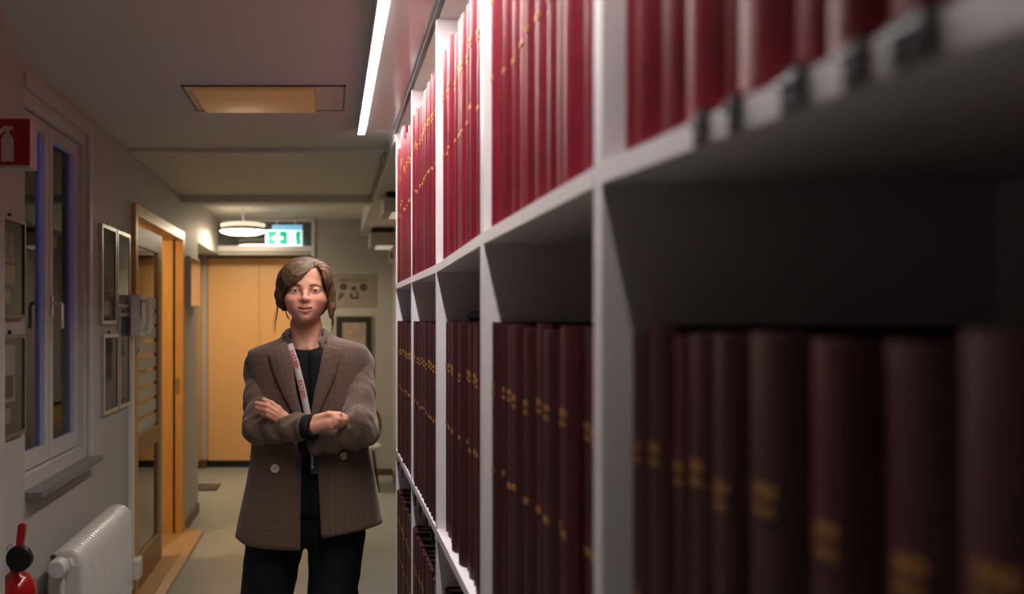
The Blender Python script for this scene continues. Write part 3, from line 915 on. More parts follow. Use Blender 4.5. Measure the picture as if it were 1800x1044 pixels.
MB().box((a2.x, EW - 0.010, a2.z), (b2.x, EW - 0.008, b2.z)).build('print', mat('aged_print', (0.30, 0.22, 0.16), 0.7, col2=(0.42, 0.33, 0.25), scale=20), pf)

# boxes under the soffit and thermostat on the end wall
def soffit_lamp(x0, x1, y0, y1, z0, z1, label):
    r = empty('soffit_spotlight', ((x0 + x1) / 2, (y0 + y1) / 2, z1))
    MB().box((x0, y0, z0), (x1, y1, z1), 0.01).build('housing', mat('warm_grey_metal', (0.40, 0.37, 0.33), 0.45, var=0.04), r)
    MB().box((x0 + 0.06, y0 + 0.04, z0 - 0.004), (x1 - 0.02, y1 - 0.04, z0 + 0.001)).build('lens', mat('pale_lens', (0.80, 0.76, 0.70), 0.4, emit=(1, 0.86, 0.7), estr=0.22), r)
    MB().box((x0 + 0.02, y0 + 0.05, z1), (x1 - 0.02, y1 - 0.05, 2.462)).build('bracket', M_DARKRAIL, r)
    tag(r, label, 'light', 'box lights under the soffit')


soffit_lamp(0.36, 0.56, 5.7, 6.15, 2.325, 2.42, 'box light under the soffit beside the bookcase, nearer of two')
soffit_lamp(0.375, 0.61, 7.9, 8.4, 2.29, 2.41, 'box light under the soffit at the end wall, farther of two')
ts = empty('thermostat', (0.61, EW, 2.2))
tag(ts, 'small cream thermostat with a black slot on the end wall', 'thermostat')
a, b = W(683, 463, EW), W(691, 437, EW)
MB().box((a.x, EW - 0.03, a.z), (b.x - 0.008, EW, b.z), 0.004).build('case', M_PH, ts)
MB().box((a.x + 0.02, EW - 0.033, a.z + 0.05), (a.x + 0.036, EW - 0.029, a.z + 0.11)).build('slot', M_BLACK, ts)

# floor grate
g0 = empty('floor_grate', (-1.2, 8.15, 0))
tag(g0, 'dark floor grate beside the birch cupboard', 'grate')
MB().box((-1.31, 7.98, 0.0), (-1.06, 8.30, 0.008), 0.002).build('plate', mat('dark_steel', (0.06, 0.055, 0.05), 0.4, metal=0.5, var=0.1), g0)
for k in range(4):
    MB().box((-1.29, 8.03 + k * 0.07, 0.008), (-1.08, 8.055 + k * 0.07, 0.013)).build('bar', M_ALU, g0)

# round-backed chair behind the woman
ch = empty('chair', (0.30, 8.15, 0))
tag(ch, 'dark-rimmed chair with a round yellow striped back behind the woman', 'chair')
cx, cy, cz, ra, rb = 0.305, 8.30, 0.575, 0.185, 0.22
rim = [(cx + ra * math.cos(2 * math.pi * k / 36), cy, cz + rb * math.sin(2 * math.pi * k / 36)) for k in range(37)]
MB().tube(rim, 0.013, 8, cap=False).build('back_rim', M_BLACK, ch, smooth=60)
cols = [(0.30, 0.22, 0.16), (0.42, 0.34, 0.28), (0.50, 0.26, 0.18), (0.58, 0.36, 0.22), (0.66, 0.42, 0.05), (0.70, 0.48, 0.06), (0.60, 0.40, 0.05)]
for i, c_ in enumerate(cols):
    za, zb = cz - rb + 2 * rb * (i + 0.08) / 7, cz - rb + 2 * rb * (i + 0.92) / 7
    wd = [ra * math.sqrt(max(0.0, 1 - ((z - cz) / rb) ** 2)) for z in (za, zb)]
    vs = [(cx - wd[0], za), (cx + wd[0], za), (cx + wd[1], zb), (cx - wd[1], zb)]
    MB().prism(vs, 1, cy - 0.006, cy + 0.006).build('back_slat', mat('chair_slat_%d' % i, c_, 0.6, var=0.15, scale=30), ch)
MB().lathe([(0.16, 0.38), (0.19, 0.395), (0.19, 0.415), (0.16, 0.43)], (cx, 8.08, 0), 'z', 32).build('seat', mat('pale_seat', (0.55, 0.54, 0.50), 0.6, var=0.05), ch, smooth=40)
for (dx, dy, ex_, ey) in ((-0.10, -0.10, -0.15, -0.16), (0.10, -0.10, 0.15, -0.16), (-0.10, 0.10, -0.15, 0.18), (0.10, 0.10, 0.15, 0.18)):
    MB().tube([(cx + dx, 8.08 + dy, 0.39), (cx + ex_, 8.08 + ey, 0.0)], 0.010, 8).build('leg', M_BLACK, ch, smooth=60)
for s in (-1, 1):
    MB().tube([(cx + s * 0.12, 8.20, 0.40), (cx + s * 0.12, cy, 0.43)], 0.009, 8).build('back_support', M_BLACK, ch)

# ================================================================== the woman
PD = 2.78                       # her distance
ROOT = Vector((-0.08, 2.80, 0.0))


def grid(lo, hi, h):
    n = [int(math.ceil((hi[i] - lo[i]) / h)) + 1 for i in range(3)]
    ax = [(lo[i] + h * np.arange(n[i])).astype(np.float32) for i in range(3)]
    return ax[0][:, None, None], ax[1][None, :, None], ax[2][None, None, :]


def ell(P, c, r):
    a, b, d = (P[0] - c[0]) / r[0], (P[1] - c[1]) / r[1], (P[2] - c[2]) / r[2]
    k0 = np.sqrt(a * a + b * b + d * d)
    k1 = np.sqrt((a / r[0]) ** 2 + (b / r[1]) ** 2 + (d / r[2]) ** 2) + 1e-6
    return k0 * (k0 - 1) / k1


def cone(P, a, b, ra, rb):
    ba = [b[i] - a[i] for i in range(3)]
    l2 = sum(q * q for q in ba) + 1e-12
    h = np.clip(((P[0] - a[0]) * ba[0] + (P[1] - a[1]) * ba[1] + (P[2] - a[2]) * ba[2]) / l2, 0, 1)
    return np.sqrt((P[0] - a[0] - h * ba[0]) ** 2 + (P[1] - a[1] - h * ba[1]) ** 2 + (P[2] - a[2] - h * ba[2]) ** 2) - (ra + (rb - ra) * h)


def chain(P, pts, rs, k=0.0):
    d = None
    for i in range(len(pts) - 1):
        e = cone(P, pts[i], pts[i + 1], rs[i], rs[i + 1])
        d = e if d is None else (smin(d, e, k) if k else np.minimum(d, e))
    return d


def smin(a, b, k):
    h = np.clip(0.5 + 0.5 * (b - a) / k, 0, 1)
    return b + (a - b) * h - k * h * (1 - h)


def smax(a, b, k):
    return -smin(-a, -b, k)


def poly2d(U, V, pts):
    """signed distance to a polygon (negative inside)"""
    d = None
    s = np.ones(np.broadcast(U, V).shape, np.float32)
    n = len(pts)
    for i in range(n):
        vi, vj = pts[i], pts[i - 1]
        ex, ey = vj[0] - vi[0], vj[1] - vi[1]
        wx, wy = U - vi[0], V - vi[1]
        t = np.clip((wx * ex + wy * ey) / (ex * ex + ey * ey), 0, 1)
        q = (wx - ex * t) ** 2 + (wy - ey * t) ** 2
        d = q if d is None else np.minimum(d, q)
        c1, c2, c3 = V >= vi[1], V < vj[1], ex * wy > ey * wx
        flip = (c1 & c2 & c3) | (~c1 & ~c2 & ~c3)
        s = np.where(flip, -s, s)
    return s * np.sqrt(d)


def nets(vol, lo, h):
    """surface nets: vertices and quads of the zero level"""
    vol = np.ascontiguousarray(vol, dtype=np.float32)
    ins = vol < 0
    cnt = np.zeros([s - 1 for s in vol.shape], np.int8)
    for i in (0, 1):
        for j in (0, 1):
            for k in (0, 1):
                cnt += ins[i:i + cnt.shape[0], j:j + cnt.shape[1], k:k + cnt.shape[2]]
    mix = (cnt > 0) & (cnt < 8)
    idx = np.argwhere(mix)
    num = -np.ones(cnt.shape, np.int64)
    num[mix] = np.arange(len(idx))
    acc = np.zeros((len(idx), 3))
    ac = np.zeros(len(idx))
    cs = [(i, j, k) for i in (0, 1) for j in (0, 1) for k in (0, 1)]
    val = {c: vol[idx[:, 0] + c[0], idx[:, 1] + c[1], idx[:, 2] + c[2]].astype(np.float64) for c in cs}
    for c in cs:
        for a in range(3):
            if c[a] == 0:
                e = list(c)
                e[a] = 1
                va, vb = val[c], val[tuple(e)]
                m = (va < 0) != (vb < 0)
                t = np.where(m, va / np.where(m, va - vb, 1), 0)
                p = np.tile(np.array(c, float), (len(idx), 1))
                p[:, a] = t
                acc += p * m[:, None]
                ac += m
    pts = (idx + acc / ac[:, None]) * h + np.array(lo)
    quads = []
    for a in range(3):
        b, c = (a + 1) % 3, (a + 2) % 3
        sl0, sl1 = [slice(None)] * 3, [slice(None)] * 3
        sl0[a], sl1[a] = slice(0, -1), slice(1, None)
        ch = ins[tuple(sl0)] != ins[tuple(sl1)]
        e = np.argwhere(ch)
        ok = (e[:, b] > 0) & (e[:, c] > 0) & (e[:, b] < vol.shape[b] - 1) & (e[:, c] < vol.shape[c] - 1)
        e = e[ok]
        if not len(e):
            continue
        fl = ins[e[:, 0], e[:, 1], e[:, 2]]

        def at(db, dc):
            q = e.copy()
            q[:, b] += db
            q[:, c] += dc
            return num[q[:, 0], q[:, 1], q[:, 2]]
        q = np.stack([at(-1, -1), at(0, -1), at(0, 0), at(-1, 0)], 1)
        q = np.where(fl[:, None], q, q[:, ::-1])
        quads.append(q)
    return pts, np.concatenate(quads)


def np_mesh(name, pts, quads, m, parent, attrs=None, smooth_it=0):
    if smooth_it:
        e = np.concatenate([quads[:, [i, (i + 1) % 4]] for i in range(4)])
        for _ in range(smooth_it):
            s = np.zeros_like(pts)
            n = np.zeros(len(pts))
            np.add.at(s, e[:, 0], pts[e[:, 1]])
            np.add.at(n, e[:, 0], 1)
            np.add.at(s, e[:, 1], pts[e[:, 0]])
            np.add.at(n, e[:, 1], 1)
            pts = 0.5 * pts + 0.5 * s / np.maximum(n, 1)[:, None]
    me = bpy.data.meshes.new(name)
    base = np.array(parent_world(parent)[:])
    loc = pts - base
    me.vertices.add(len(loc))
    me.vertices.foreach_set('co', loc.astype(np.float32).ravel())
    k = quads.shape[1]
    me.loops.add(len(quads) * k)
    me.loops.foreach_set('vertex_index', quads.astype(np.int32).ravel())
    me.polygons.add(len(quads))
    me.polygons.foreach_set('loop_start', np.arange(0, len(quads) * k, k, dtype=np.int32))
    me.polygons.foreach_set('loop_total', np.full(len(quads), k, dtype=np.int32))
    me.update(calc_edges=True)
    me.validate()
    me.shade_smooth()
    for nm, (kind, arr) in (attrs or {}).items():
        at = me.attributes.new(nm, kind, 'POINT')
        at.data.foreach_set('color' if kind == 'FLOAT_COLOR' else ('vector' if kind == 'FLOAT_VECTOR' else 'value'), np.ascontiguousarray(arr, dtype=np.float32).ravel())
    me.materials.append(m)
    o = bpy.data.objects.new(name, me)
    COL.objects.link(o)
    o.parent = parent
    return o


def attr_mat(name, attr, rough, spec=0.5, sss=0.0, bump=0.0, bscale=400):
    m = mat(name, (0.5, 0.5, 0.5), rough, spec=spec, bump=bump, bscale=bscale, sss=sss)
    nt = m.node_tree
    a = nt.nodes.new('ShaderNodeAttribute')
    a.attribute_name = attr
    b = nt.nodes['Principled BSDF']
    nt.links.new(a.outputs['Color'], b.inputs['Base Color'])
    if sss:
        b.inputs['Subsurface Radius'].default_value = (0.012, 0.005, 0.003)
        b.inputs['Subsurface Scale'].default_value = 0.6
    return m


def tweed(name, dark, light, line):
    """brown checked cloth: fine twill, broad check, thin pale windowpane lines"""
    m = mat(name, dark, 0.85, spec=0.25, sheen=0.25)
    nt = m.node_tree
    L = nt.links.new
    b = nt.nodes['Principled BSDF']
    at = nt.nodes.new('ShaderNodeAttribute')
    at.attribute_name = 'cloth'
    sp = nt.nodes.new('ShaderNodeSeparateXYZ')
    L(at.outputs['Vector'], sp.inputs[0])

    def math_(op, a, v=None, c=None):
        n = nt.nodes.new('ShaderNodeMath')
        n.operation = op
        for i, q in enumerate((a, v, c)):
            if q is None:
                continue
            if isinstance(q, (int, float)):
                n.inputs[i].default_value = q
            else:
                L(q, n.inputs[i])
        return n.outputs[0]

    def line_(src, period, width, off=0.0):
        f = math_('FRACT', math_('ADD', math_('DIVIDE', src, period), off))
        return math_('LESS_THAN', math_('ABSOLUTE', math_('SUBTRACT', f, 0.5)), width / period / 2)
    gx, gz = sp.outputs[0], sp.outputs[1]
    pale = math_('MAXIMUM', line_(gx, 0.041, 0.0016), line_(gz, 0.047, 0.0016))
    band = math_('ADD', math_('MULTIPLY', line_(gx, 0.041, 0.017, 0.5), 0.5), math_('MULTIPLY', line_(gz, 0.047, 0.019, 0.5), 0.5))
    ns = nt.nodes.new('ShaderNodeTexNoise')
    ns.inputs['Scale'].default_value = 420
    ns.inputs['Detail'].default_value = 3
    L(at.outputs['Vector'], ns.inputs['Vector'])
    n2 = nt.nodes.new('ShaderNodeTexNoise')
    n2.inputs['Scale'].default_value = 60
    L(at.outputs['Vector'], n2.inputs['Vector'])
    f1 = math_('ADD', math_('MULTIPLY', band, 0.28), math_('MULTIPLY', math_('SUBTRACT', ns.outputs['Fac'], 0.32), 1.3))
    f1 = math_('ADD', f1, math_('MULTIPLY', math_('SUBTRACT', n2.outputs['Fac'], 0.5), 0.35))
    cl = nt.nodes.new('ShaderNodeClamp')
    L(f1, cl.inputs[0])
    mx = nt.nodes.new('ShaderNodeMix')
    mx.data_type = 'RGBA'
    mx.inputs[6].default_value = (*dark, 1)
    mx.inputs[7].default_value = (*light, 1)
    L(cl.outputs[0], mx.inputs[0])
    mx2 = nt.nodes.new('ShaderNodeMix')
    mx2.data_type = 'RGBA'
    mx2.inputs[7].default_value = (*line, 1)
    L(mx.outputs[2], mx2.inputs[6])
    L(math_('MULTIPLY', pale, 0.34), mx2.inputs[0])
    L(mx2.outputs[2], b.inputs['Base Color'])
    bp = nt.nodes.new('ShaderNodeBump')
    bp.inputs['Strength'].default_value = 0.25
    bp.inputs['Distance'].default_value = 0.001
    L(ns.outputs['Fac'], bp.inputs['Height'])
    L(bp.outputs[0], b.inputs['Normal'])
    return m


M_TWEED = tweed('brown_check_tweed', (0.098, 0.058, 0.041), (0.165, 0.104, 0.074), (0.28, 0.20, 0.15))
M_SKIN = attr_mat('skin', 'tone', 0.48, spec=0.4, sss=0.12, bump=0.04, bscale=900)
M_KNIT = mat('black_knit', (0.010, 0.010, 0.011), 0.8, spec=0.2, bump=0.2, bscale=900)
M_TROUS = mat('black_trousers', (0.009, 0.010, 0.013), 0.75, spec=0.25, bump=0.2, bscale=700)

per = empty('person', ROOT)
tag(per, 'woman in brown checked blazer with arms crossed, smiling in the corridor', 'person')

# ------------------------------------------------------------------ head, in head coordinates (u right, v back, w up from the eyes)
HS = 550.0
HC = W(536.5, 511, 2.80)
HC = Vector((-0.0435 * 2.80 / 1.5, 2.80, CAMZ + 51 / 1500 * 2.74))
HC.x = (536.5 - VX) / F * 2.72
HSC = 0.985


def to_world(p):
    q = np.asarray(p) * HSC
    return q + np.array(HC[:])


h = 0.0016
lo, hi = (-0.15, -0.135, -0.27), (0.15, 0.135, 0.125)
P = grid(lo, hi, h)
d = ell(P, (0, 0.015, 0.026), (0.0700, 0.090, 0.075))
d = smin(d, ell(P, (0, -0.030, 0.040), (0.056, 0.054, 0.056)), 0.02)
d = smin(d, ell(P, (0, -0.020, -0.034), (0.0675, 0.064, 0.060)), 0.025)
d = smin(d, ell(P, (0, -0.050, -0.060), (0.042, 0.040, 0.036)), 0.03)
d = smin(d, ell(P, (0, -0.077, -0.0855), (0.019, 0.017, 0.0150)), 0.020)
d = smax(d, -ell(P, (0, -0.1035, -0.0770), (0.015, 0.0085, 0.0045)), 0.010)
aU = np.abs(P[0])
PA = (aU, P[1], P[2])
d = smin(d, ell(PA, (0.040, -0.057, -0.028), (0.026, 0.029, 0.022)), 0.022)      # cheeks
d = smin(d, cone(PA, (0.018, -0.079, 0.0165), (0.044, -0.068, 0.0165), 0.0075, 0.007), 0.02)   # brow
d = smax(d, -ell(PA, (0.0350, -0.104, 0.000), (0.0185, 0.020, 0.0115)), 0.022)    # sockets
# nose
nz = chain(P, [(0, -0.081, 0.010), (0, -0.092, -0.010), (0, -0.1025, -0.0265)], [0.0085, 0.0080, 0.0090], 0.006)
nz = smin(nz, ell(P, (0, -0.1020, -0.0275), (0.0090, 0.0100, 0.0080)), 0.006)
nz = smin(nz, ell(PA, (0.0105, -0.093, -0.0295), (0.0066, 0.0095, 0.0060)), 0.006)
d = smin(d, ell(P, (0, -0.077, 0.020), (0.020, 0.0085, 0.014)), 0.016)
d = smin(d, nz, 0.014)
d = smax(d, -ell(PA, (0.0060, -0.098, -0.0375), (0.0028, 0.0050, 0.0024)), 0.003)
# mouth
d = smin(d, ell(P, (0, -0.077, -0.0570), (0.032, 0.0165, 0.019)), 0.016)
ul = chain(PA, [(0.034, -0.0745, -0.0480), (0.018, -0.0910, -0.0545), (0.005, -0.0955, -0.0548), (0, -0.0955, -0.0556)], [0.0026, 0.0044, 0.0046, 0.0044])
ll = chain(PA, [(0.032, -0.0755, -0.0495), (0.018, -0.0895, -0.0625), (0, -0.0945, -0.0690)], [0.0022, 0.0052, 0.0062])
d = smin(d, ul, 0.004)
d = smin(d, ll, 0.004)
sl_ = chain(PA, [(0.0335, -0.0790, -0.0478), (0.018, -0.0950, -0.0575), (0, -0.0995, -0.0618)], [0.0012, 0.0019, 0.0021])
d = smax(d, -sl_, 0.0015)
# eyelids
eb_ = ell(PA, (0.0335, -0.0705, 0.0), (0.0150, 0.0150, 0.0135))
d = smin(d, eb_, 0.005)
slit = ell(PA, (0.0335, -0.0850, -0.0018), (0.0146, 0.012, 0.0042))
d = smax(d, -slit, 0.0014)
# ears, neck, throat and upper chest
d = smin(d, ell(PA, (0.0735, 0.006, -0.014), (0.008, 0.017, 0.029)), 0.008)
d = smin(d, cone(P, (0, 0.024, -0.060), (0, 0.032, -0.20), 0.047, 0.054), 0.018)
d = smin(d, ell(P, (0, 0.035, -0.235), (0.125, 0.070, 0.055)), 0.045)
d = smin(d, cone(PA, (0.014, -0.026, -0.205), (0.044, 0.012, -0.110), 0.006, 0.006), 0.020)
d = smax(d, -ell(P, (0, -0.040, -0.203), (0.010, 0.012, 0.010)), 0.015)
pts, qd = nets(d, lo, h)
u, v_, w_ = pts[:, 0], pts[:, 1], pts[:, 2]
au = np.abs(u)
skin = np.array([0.80, 0.405, 0.270])
col = np.tile(skin, (len(pts), 1))


def blend(mask, c):
    global col
    col = col * (1 - mask[:, None]) + np.array(c) * mask[:, None]


def gauss(x, s):
    return np.exp(-(x / s) ** 2)


blend(0.50 * gauss(au - 0.043, 0.022) * gauss(w_ + 0.032, 0.022) * (v_ < -0.02), (0.74, 0.22, 0.16))
blend(0.40 * gauss(u, 0.013) * gauss(w_ + 0.029, 0.012) * (v_ < -0.085), (0.74, 0.24, 0.18))
blend(0.25 * gauss(u, 0.03) * gauss(w_ + 0.088, 0.012) * (v_ < -0.05), (0.74, 0.25, 0.18))
LP = (au[:], v_, w_)
lipd = np.minimum(chain(LP, [(0.034, -0.0745, -0.0480), (0.018, -0.0910, -0.0545), (0.005, -0.0955, -0.0548), (0, -0.0955, -0.0556)], [0.0026, 0.0044, 0.0046, 0.0044]),
                  chain(LP, [(0.032, -0.0755, -0.0495), (0.018, -0.0895, -0.0625), (0, -0.0945, -0.0690)], [0.0022, 0.0052, 0.0062]))
blend(np.clip(0.9 - lipd / 0.0022, 0, 0.85) * (v_ < -0.07), (0.52, 0.155, 0.130))
sld = chain(LP, [(0.0335, -0.0790, -0.0478), (0.018, -0.0950, -0.0575), (0, -0.0995, -0.0618)], [0.0012, 0.0019, 0.0021])
blend(np.clip(1.4 - sld / 0.0011, 0, 1) * 0.9 * (v_ > -0.0975) * (v_ < -0.05), (0.17, 0.05, 0.04))  # darkness of the mouth slit painted into the colour
blend(np.clip(1 - sld / 0.0010, 0, 1) * gauss(au, 0.014) * (v_ > -0.0945) * (v_ < -0.05) * (w_ < -0.0600), (0.62, 0.50, 0.43))
# brows and lashes
brow = chain((au, np.zeros_like(au), w_), [(0.016, 0, 0.0158), (0.034, 0, 0.0182), (0.050, 0, 0.0120)], [0.0021, 0.0019, 0.0009])
blend(np.clip(1 - brow / 0.0018, 0, 1) * 0.85 * (v_ < -0.03), (0.12, 0.055, 0.030))
sld2 = np.sqrt(((au - 0.0335) / 0.0144) ** 2 + ((w_ + 0.0018) / 0.0042) ** 2)
blend(np.clip(1 - np.abs(sld2 - 1.05) / 0.16, 0, 1) * (v_ < -0.06) * np.where(w_ > -0.002, 0.9, 0.35), (0.05, 0.028, 0.02))
head_pts, head_q, head_col = to_world(pts), qd, col

# hands
sk = np.array([0.74, 0.35, 0.235])


def hand(lo, hi, parts, k, nails):
    hh = 0.0017
    P = grid(lo, hi, hh)
    d = None
    for pt, rs in parts:
        e = chain(P, pt, rs, 0.004)
        d = e if d is None else smin(d, e, k)
    pts, q = nets(d, lo, hh)
    c = np.tile(sk, (len(pts), 1))
    for (n, r) in nails:
        dist = np.linalg.norm(pts - np.array(n), axis=1)
        m = np.clip(1.2 - dist / r, 0, 0.7)
        c = c * (1 - m[:, None]) + np.array((0.76, 0.34, 0.28)) * m[:, None]
    return pts, q, c


def V3(x, y, d_):
    return tuple(W(x, y, d_))


# her left hand, fingers lying on her right sleeve
kn = [(489, 718, 2.610), (487.5, 724, 2.604), (486, 730, 2.602), (485, 736, 2.604)]
mid = [(477, 709, 2.606), (470, 713.5, 2.600), (469, 721.5, 2.598), (471, 729, 2.600)]
tip = [(463.5, 702.5, 2.628), (451, 708.5, 2.628), (451.5, 716.5, 2.626), (458, 723.5, 2.624)]
wr = V3(527, 771, 2.640)
prt = []
for a, b, c in zip(kn, mid, tip):
    prt.append(([wr, V3(*a), V3(*b), V3(*c)], [0.020, 0.0095, 0.0084, 0.0068]))
prt.append(([V3(520, 760, 2.635), V3(497, 733, 2.620)], [0.024, 0.020]))
h1 = hand((-0.27, 2.56, 1.19), (-0.055, 2.69, 1.39), prt, 0.0035, [(V3(t[0] + 1, t[1] - 1, t[2] - 0.006), 0.005) for t in tip])
# her right hand, tucked in the crook of her left arm
wr = V3(549, 748, 2.580)
prt = []
for kk, mm_, tt in (((588, 731.5, 2.552), (603, 731.5, 2.582), (616, 735, 2.655)), ((591, 737, 2.546), (605, 737.0, 2.578), (618, 741, 2.655)),
                    ((589, 743, 2.546), (604, 743.0, 2.580), (617, 747, 2.655)), ((583, 749, 2.550), (598, 748.0, 2.584), (612, 751, 2.655))):
    prt.append(([wr, V3(*kk), V3(*mm_), V3(*tt)], [0.021, 0.0105, 0.0088, 0.0075]))
prt.append(([V3(552, 749, 2.575), V3(576, 742, 2.558)], [0.026, 0.020]))
prt.append(([V3(556, 736, 2.568), V3(578, 728, 2.550), V3(598, 728, 2.560)], [0.014, 0.0095, 0.0075]))
h2 = hand((-0.085, 2.51, 1.22), (0.11, 2.69, 1.36), prt, 0.006, [])

# the rest of the body under the clothes
hh = 0.008
lo = (-0.34, 2.60, 0.0)
P = grid(lo, (0.20, 3.0, 1.56), hh)
cx0 = (540 - VX) / F * 2.8
tor = chain(P, [(cx0, 2.82, 0.98), (cx0, 2.81, 1.10), (cx0, 2.81, 1.32), (cx0, 2.83, 1.44)], [0.105, 0.092, 0.095, 0.07], 0.03)
LEG_L = [W(486, 930, 2.82), W(462, 1090, 2.80), W(455, 1172, 2.79), Vector((-0.225, 2.84, 0.06))]
LEG_R = [W(592, 930, 2.82), W(584, 1060, 2.80), W(578, 1172, 2.80), Vector((-0.005, 2.86, 0.06))]
for L_ in (LEG_L, LEG_R):
    tor = smin(tor, chain(P, [tuple(q) for q in L_], [0.068, 0.058, 0.05, 0.036], 0.02), 0.005)
SH_L, EL_L, WR_L = W(456, 642, 2.82), W(455, 753, 2.69), W(538, 751, 2.585)
SH_R, EL_R, WR_R = W(630, 632, 2.82), W(634, 757, 2.635), W(541, 778, 2.640)
for a, b, c in ((SH_L, EL_L, WR_L), (SH_R, EL_R, WR_R)):
    tor = smin(tor, chain(P, [tuple(a), tuple(b), tuple(c)], [0.036, 0.031, 0.022], 0.01), 0.02)
b_pts, b_q = nets(tor, lo, hh)
allp = np.concatenate([head_pts, h1[0], h2[0], b_pts])
o1, o2, o3 = len(head_pts), len(head_pts) + len(h1[0]), len(head_pts) + len(h1[0]) + len(h2[0])
allq = np.concatenate([head_q, h1[1] + o1, h2[1] + o2, b_q + o3])
allc = np.concatenate([head_col, h1[2], h2[2], np.tile(sk, (len(b_pts), 1))])
np_mesh('body', allp, allq, M_SKIN, per, {'tone': ('FLOAT_COLOR', np.concatenate([allc, np.ones((len(allc), 1))], 1))})

# eyes
for s in (-1, 1):
    c = to_world((s * 0.0335, -0.0705, 0.0))
    R_ = 0.0138 * HSC
    ev, ef, ec = [], [], []
    g = Vector((-0.0 + 0.045 * -s, -1, 0.02)).normalized()
    zax = -g
    xax = Vector((0, 0, 1)).cross(zax).normalized()
    yax = zax.cross(xax)
    n1, n2 = 26, 32
    for i in range(n1 + 1):
        a = math.pi * i / n1
        for k in range(n2):
            b = 2 * math.pi * k / n2
            p = (xax * math.sin(a) * math.cos(b) + yax * math.sin(a) * math.sin(b) + g * math.cos(a)) * R_
            ev.append((c[0] + p.x, c[1] + p.y, c[2] + p.z))
            rr_ = R_ * math.sin(a) if a < 1.5 else 1
            ec.append((0.008, 0.008, 0.008, 1) if rr_ < 0.0022 else ((0.10, 0.125, 0.14, 1) if rr_ < 0.0052 else ((0.06, 0.06, 0.06, 1) if rr_ < 0.0060 else (0.62, 0.55, 0.50, 1))))
    for i in range(n1):
        for k in range(n2):
            a, b = i * n2 + k, i * n2 + (k + 1) % n2
            ef.append((a, b, b + n2, a + n2))
    np_mesh('eye', np.array(ev), np.array(ef), attr_mat('eye_surface', 'tone', 0.12, spec=0.6), per, {'tone': ('FLOAT_COLOR', np.array(ec))})

# ------------------------------------------------------------------ hair
hh = 0.0018
lo, hi = (-0.13, -0.13, -0.125), (0.13, 0.155, 0.135)
P = grid(lo, hi, hh)
H = ell(P, (-0.002, 0.018, 0.026), (0.0875, 0.105, 0.0895))
H = smin(H, ell(P, (-0.030, -0.042, 0.040), (0.056, 0.053, 0.056)), 0.02)
H = smin(H, ell(P, (0.052, -0.035, 0.045), (0.034, 0.048, 0.050)), 0.02)
H = smin(H, ell(P, (0, 0.055, -0.025), (0.076, 0.060, 0.068)), 0.03)
H = smin(H, chain(P, [(-0.070, -0.030, 0.040), (-0.083, -0.015, -0.010), (-0.084, 0.004, -0.036), (-0.074, 0.020, -0.056)], [0.022, 0.018, 0.013, 0.008], 0.01), 0.015)
H = smin(H, chain(P, [(0.068, -0.025, 0.045), (0.082, -0.012, 0.0), (0.086, -0.002, -0.050), (0.084, 0.006, -0.085)], [0.018, 0.013, 0.011, 0.006], 0.01), 0.012)
face = [(0.036, 0.080), (0.050, 0.066), (0.060, 0.040), (0.068, 0.008), (0.072, -0.030), (0.074, -0.062), (0.066, -0.13), (-0.060, -0.13), (-0.066, -0.075), (-0.0725, -0.045), (-0.069, 0.0), (-0.064, 0.008), (-0.045, 0.0165), (-0.030, 0.0235), (-0.012, 0.0385), (0.012, 0.060)]
fw_ = poly2d(P[0], P[2], face)
cut = smax(fw_, P[1] - 0.0, 0.01)
H = smax(H, -cut, 0.007)
H = smax(H, -(ell(P, (0, -0.02, -0.10), (0.062, 0.075, 0.07))), 0.006)
H = smax(H, -cone(P, (0, 0.016, -0.055), (0, 0.030, -0.20), 0.052, 0.057), 0.006)
# strands run from the parting down and round the head
part = (0.036, 0.090)
ang = np.arctan2(P[2] - part[1] + 0.02, P[0] - part[0]) * 0.05
qc = P[1] * 1.0 + ang * 0.8 + 0.25 * np.sqrt((P[0] - part[0]) ** 2 + (P[2] - part[1]) ** 2)
H = H + 0.0007 * np.sin(qc * 620 + 3 * np.sin(qc * 90)) + 0.0005 * np.sin(qc * 1130 + 40 * P[0]) + 0.0010 * np.sin(qc * 210 + 1)
# the parting itself
H = smax(H, -chain(P, [(0.036, -0.085, 0.085), (0.034, -0.03, 0.113), (0.03, 0.03, 0.118)], [0.0006, 0.0006, 0.0004]), 0.004)
pts, qd = nets(H, lo, hh)
qq = pts[:, 1] + np.arctan2(pts[:, 2] - part[1] + 0.02, pts[:, 0] - part[0]) * 0.04 + 0.25 * np.hypot(pts[:, 0] - part[0], pts[:, 2] - part[1])
st = 0.5 + 0.25 * np.sin(qq * 620 + 3 * np.sin(qq * 90)) + 0.25 * np.sin(qq * 1500 + 1.7)
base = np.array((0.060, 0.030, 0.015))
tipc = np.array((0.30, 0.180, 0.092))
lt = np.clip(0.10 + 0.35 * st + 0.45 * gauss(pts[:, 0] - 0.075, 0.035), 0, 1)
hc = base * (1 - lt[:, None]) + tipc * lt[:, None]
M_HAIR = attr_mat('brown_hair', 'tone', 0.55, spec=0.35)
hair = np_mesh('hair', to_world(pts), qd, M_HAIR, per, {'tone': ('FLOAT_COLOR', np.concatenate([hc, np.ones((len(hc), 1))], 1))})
# fine strands combed over the surface, from the parting outwards
Hn = H
gx_, gy_, gz_ = np.gradient(Hn, hh)
sr_ = np.random.RandomState(5)
start = pts[sr_.choice(len(pts), 900, replace=False)]
lo_ = np.array(lo)


def samp3(A, p):
    i = np.clip(np.round((p - lo_) / hh).astype(int), 0, np.array(A.shape) - 1)
    return A[i[:, 0], i[:, 1], i[:, 2]]


def nrm_at(p):
    g_ = np.stack([samp3(gx_, p), samp3(gy_, p), samp3(gz_, p)], 1)
    return g_ / (np.linalg.norm(g_, axis=1)[:, None] + 1e-9)


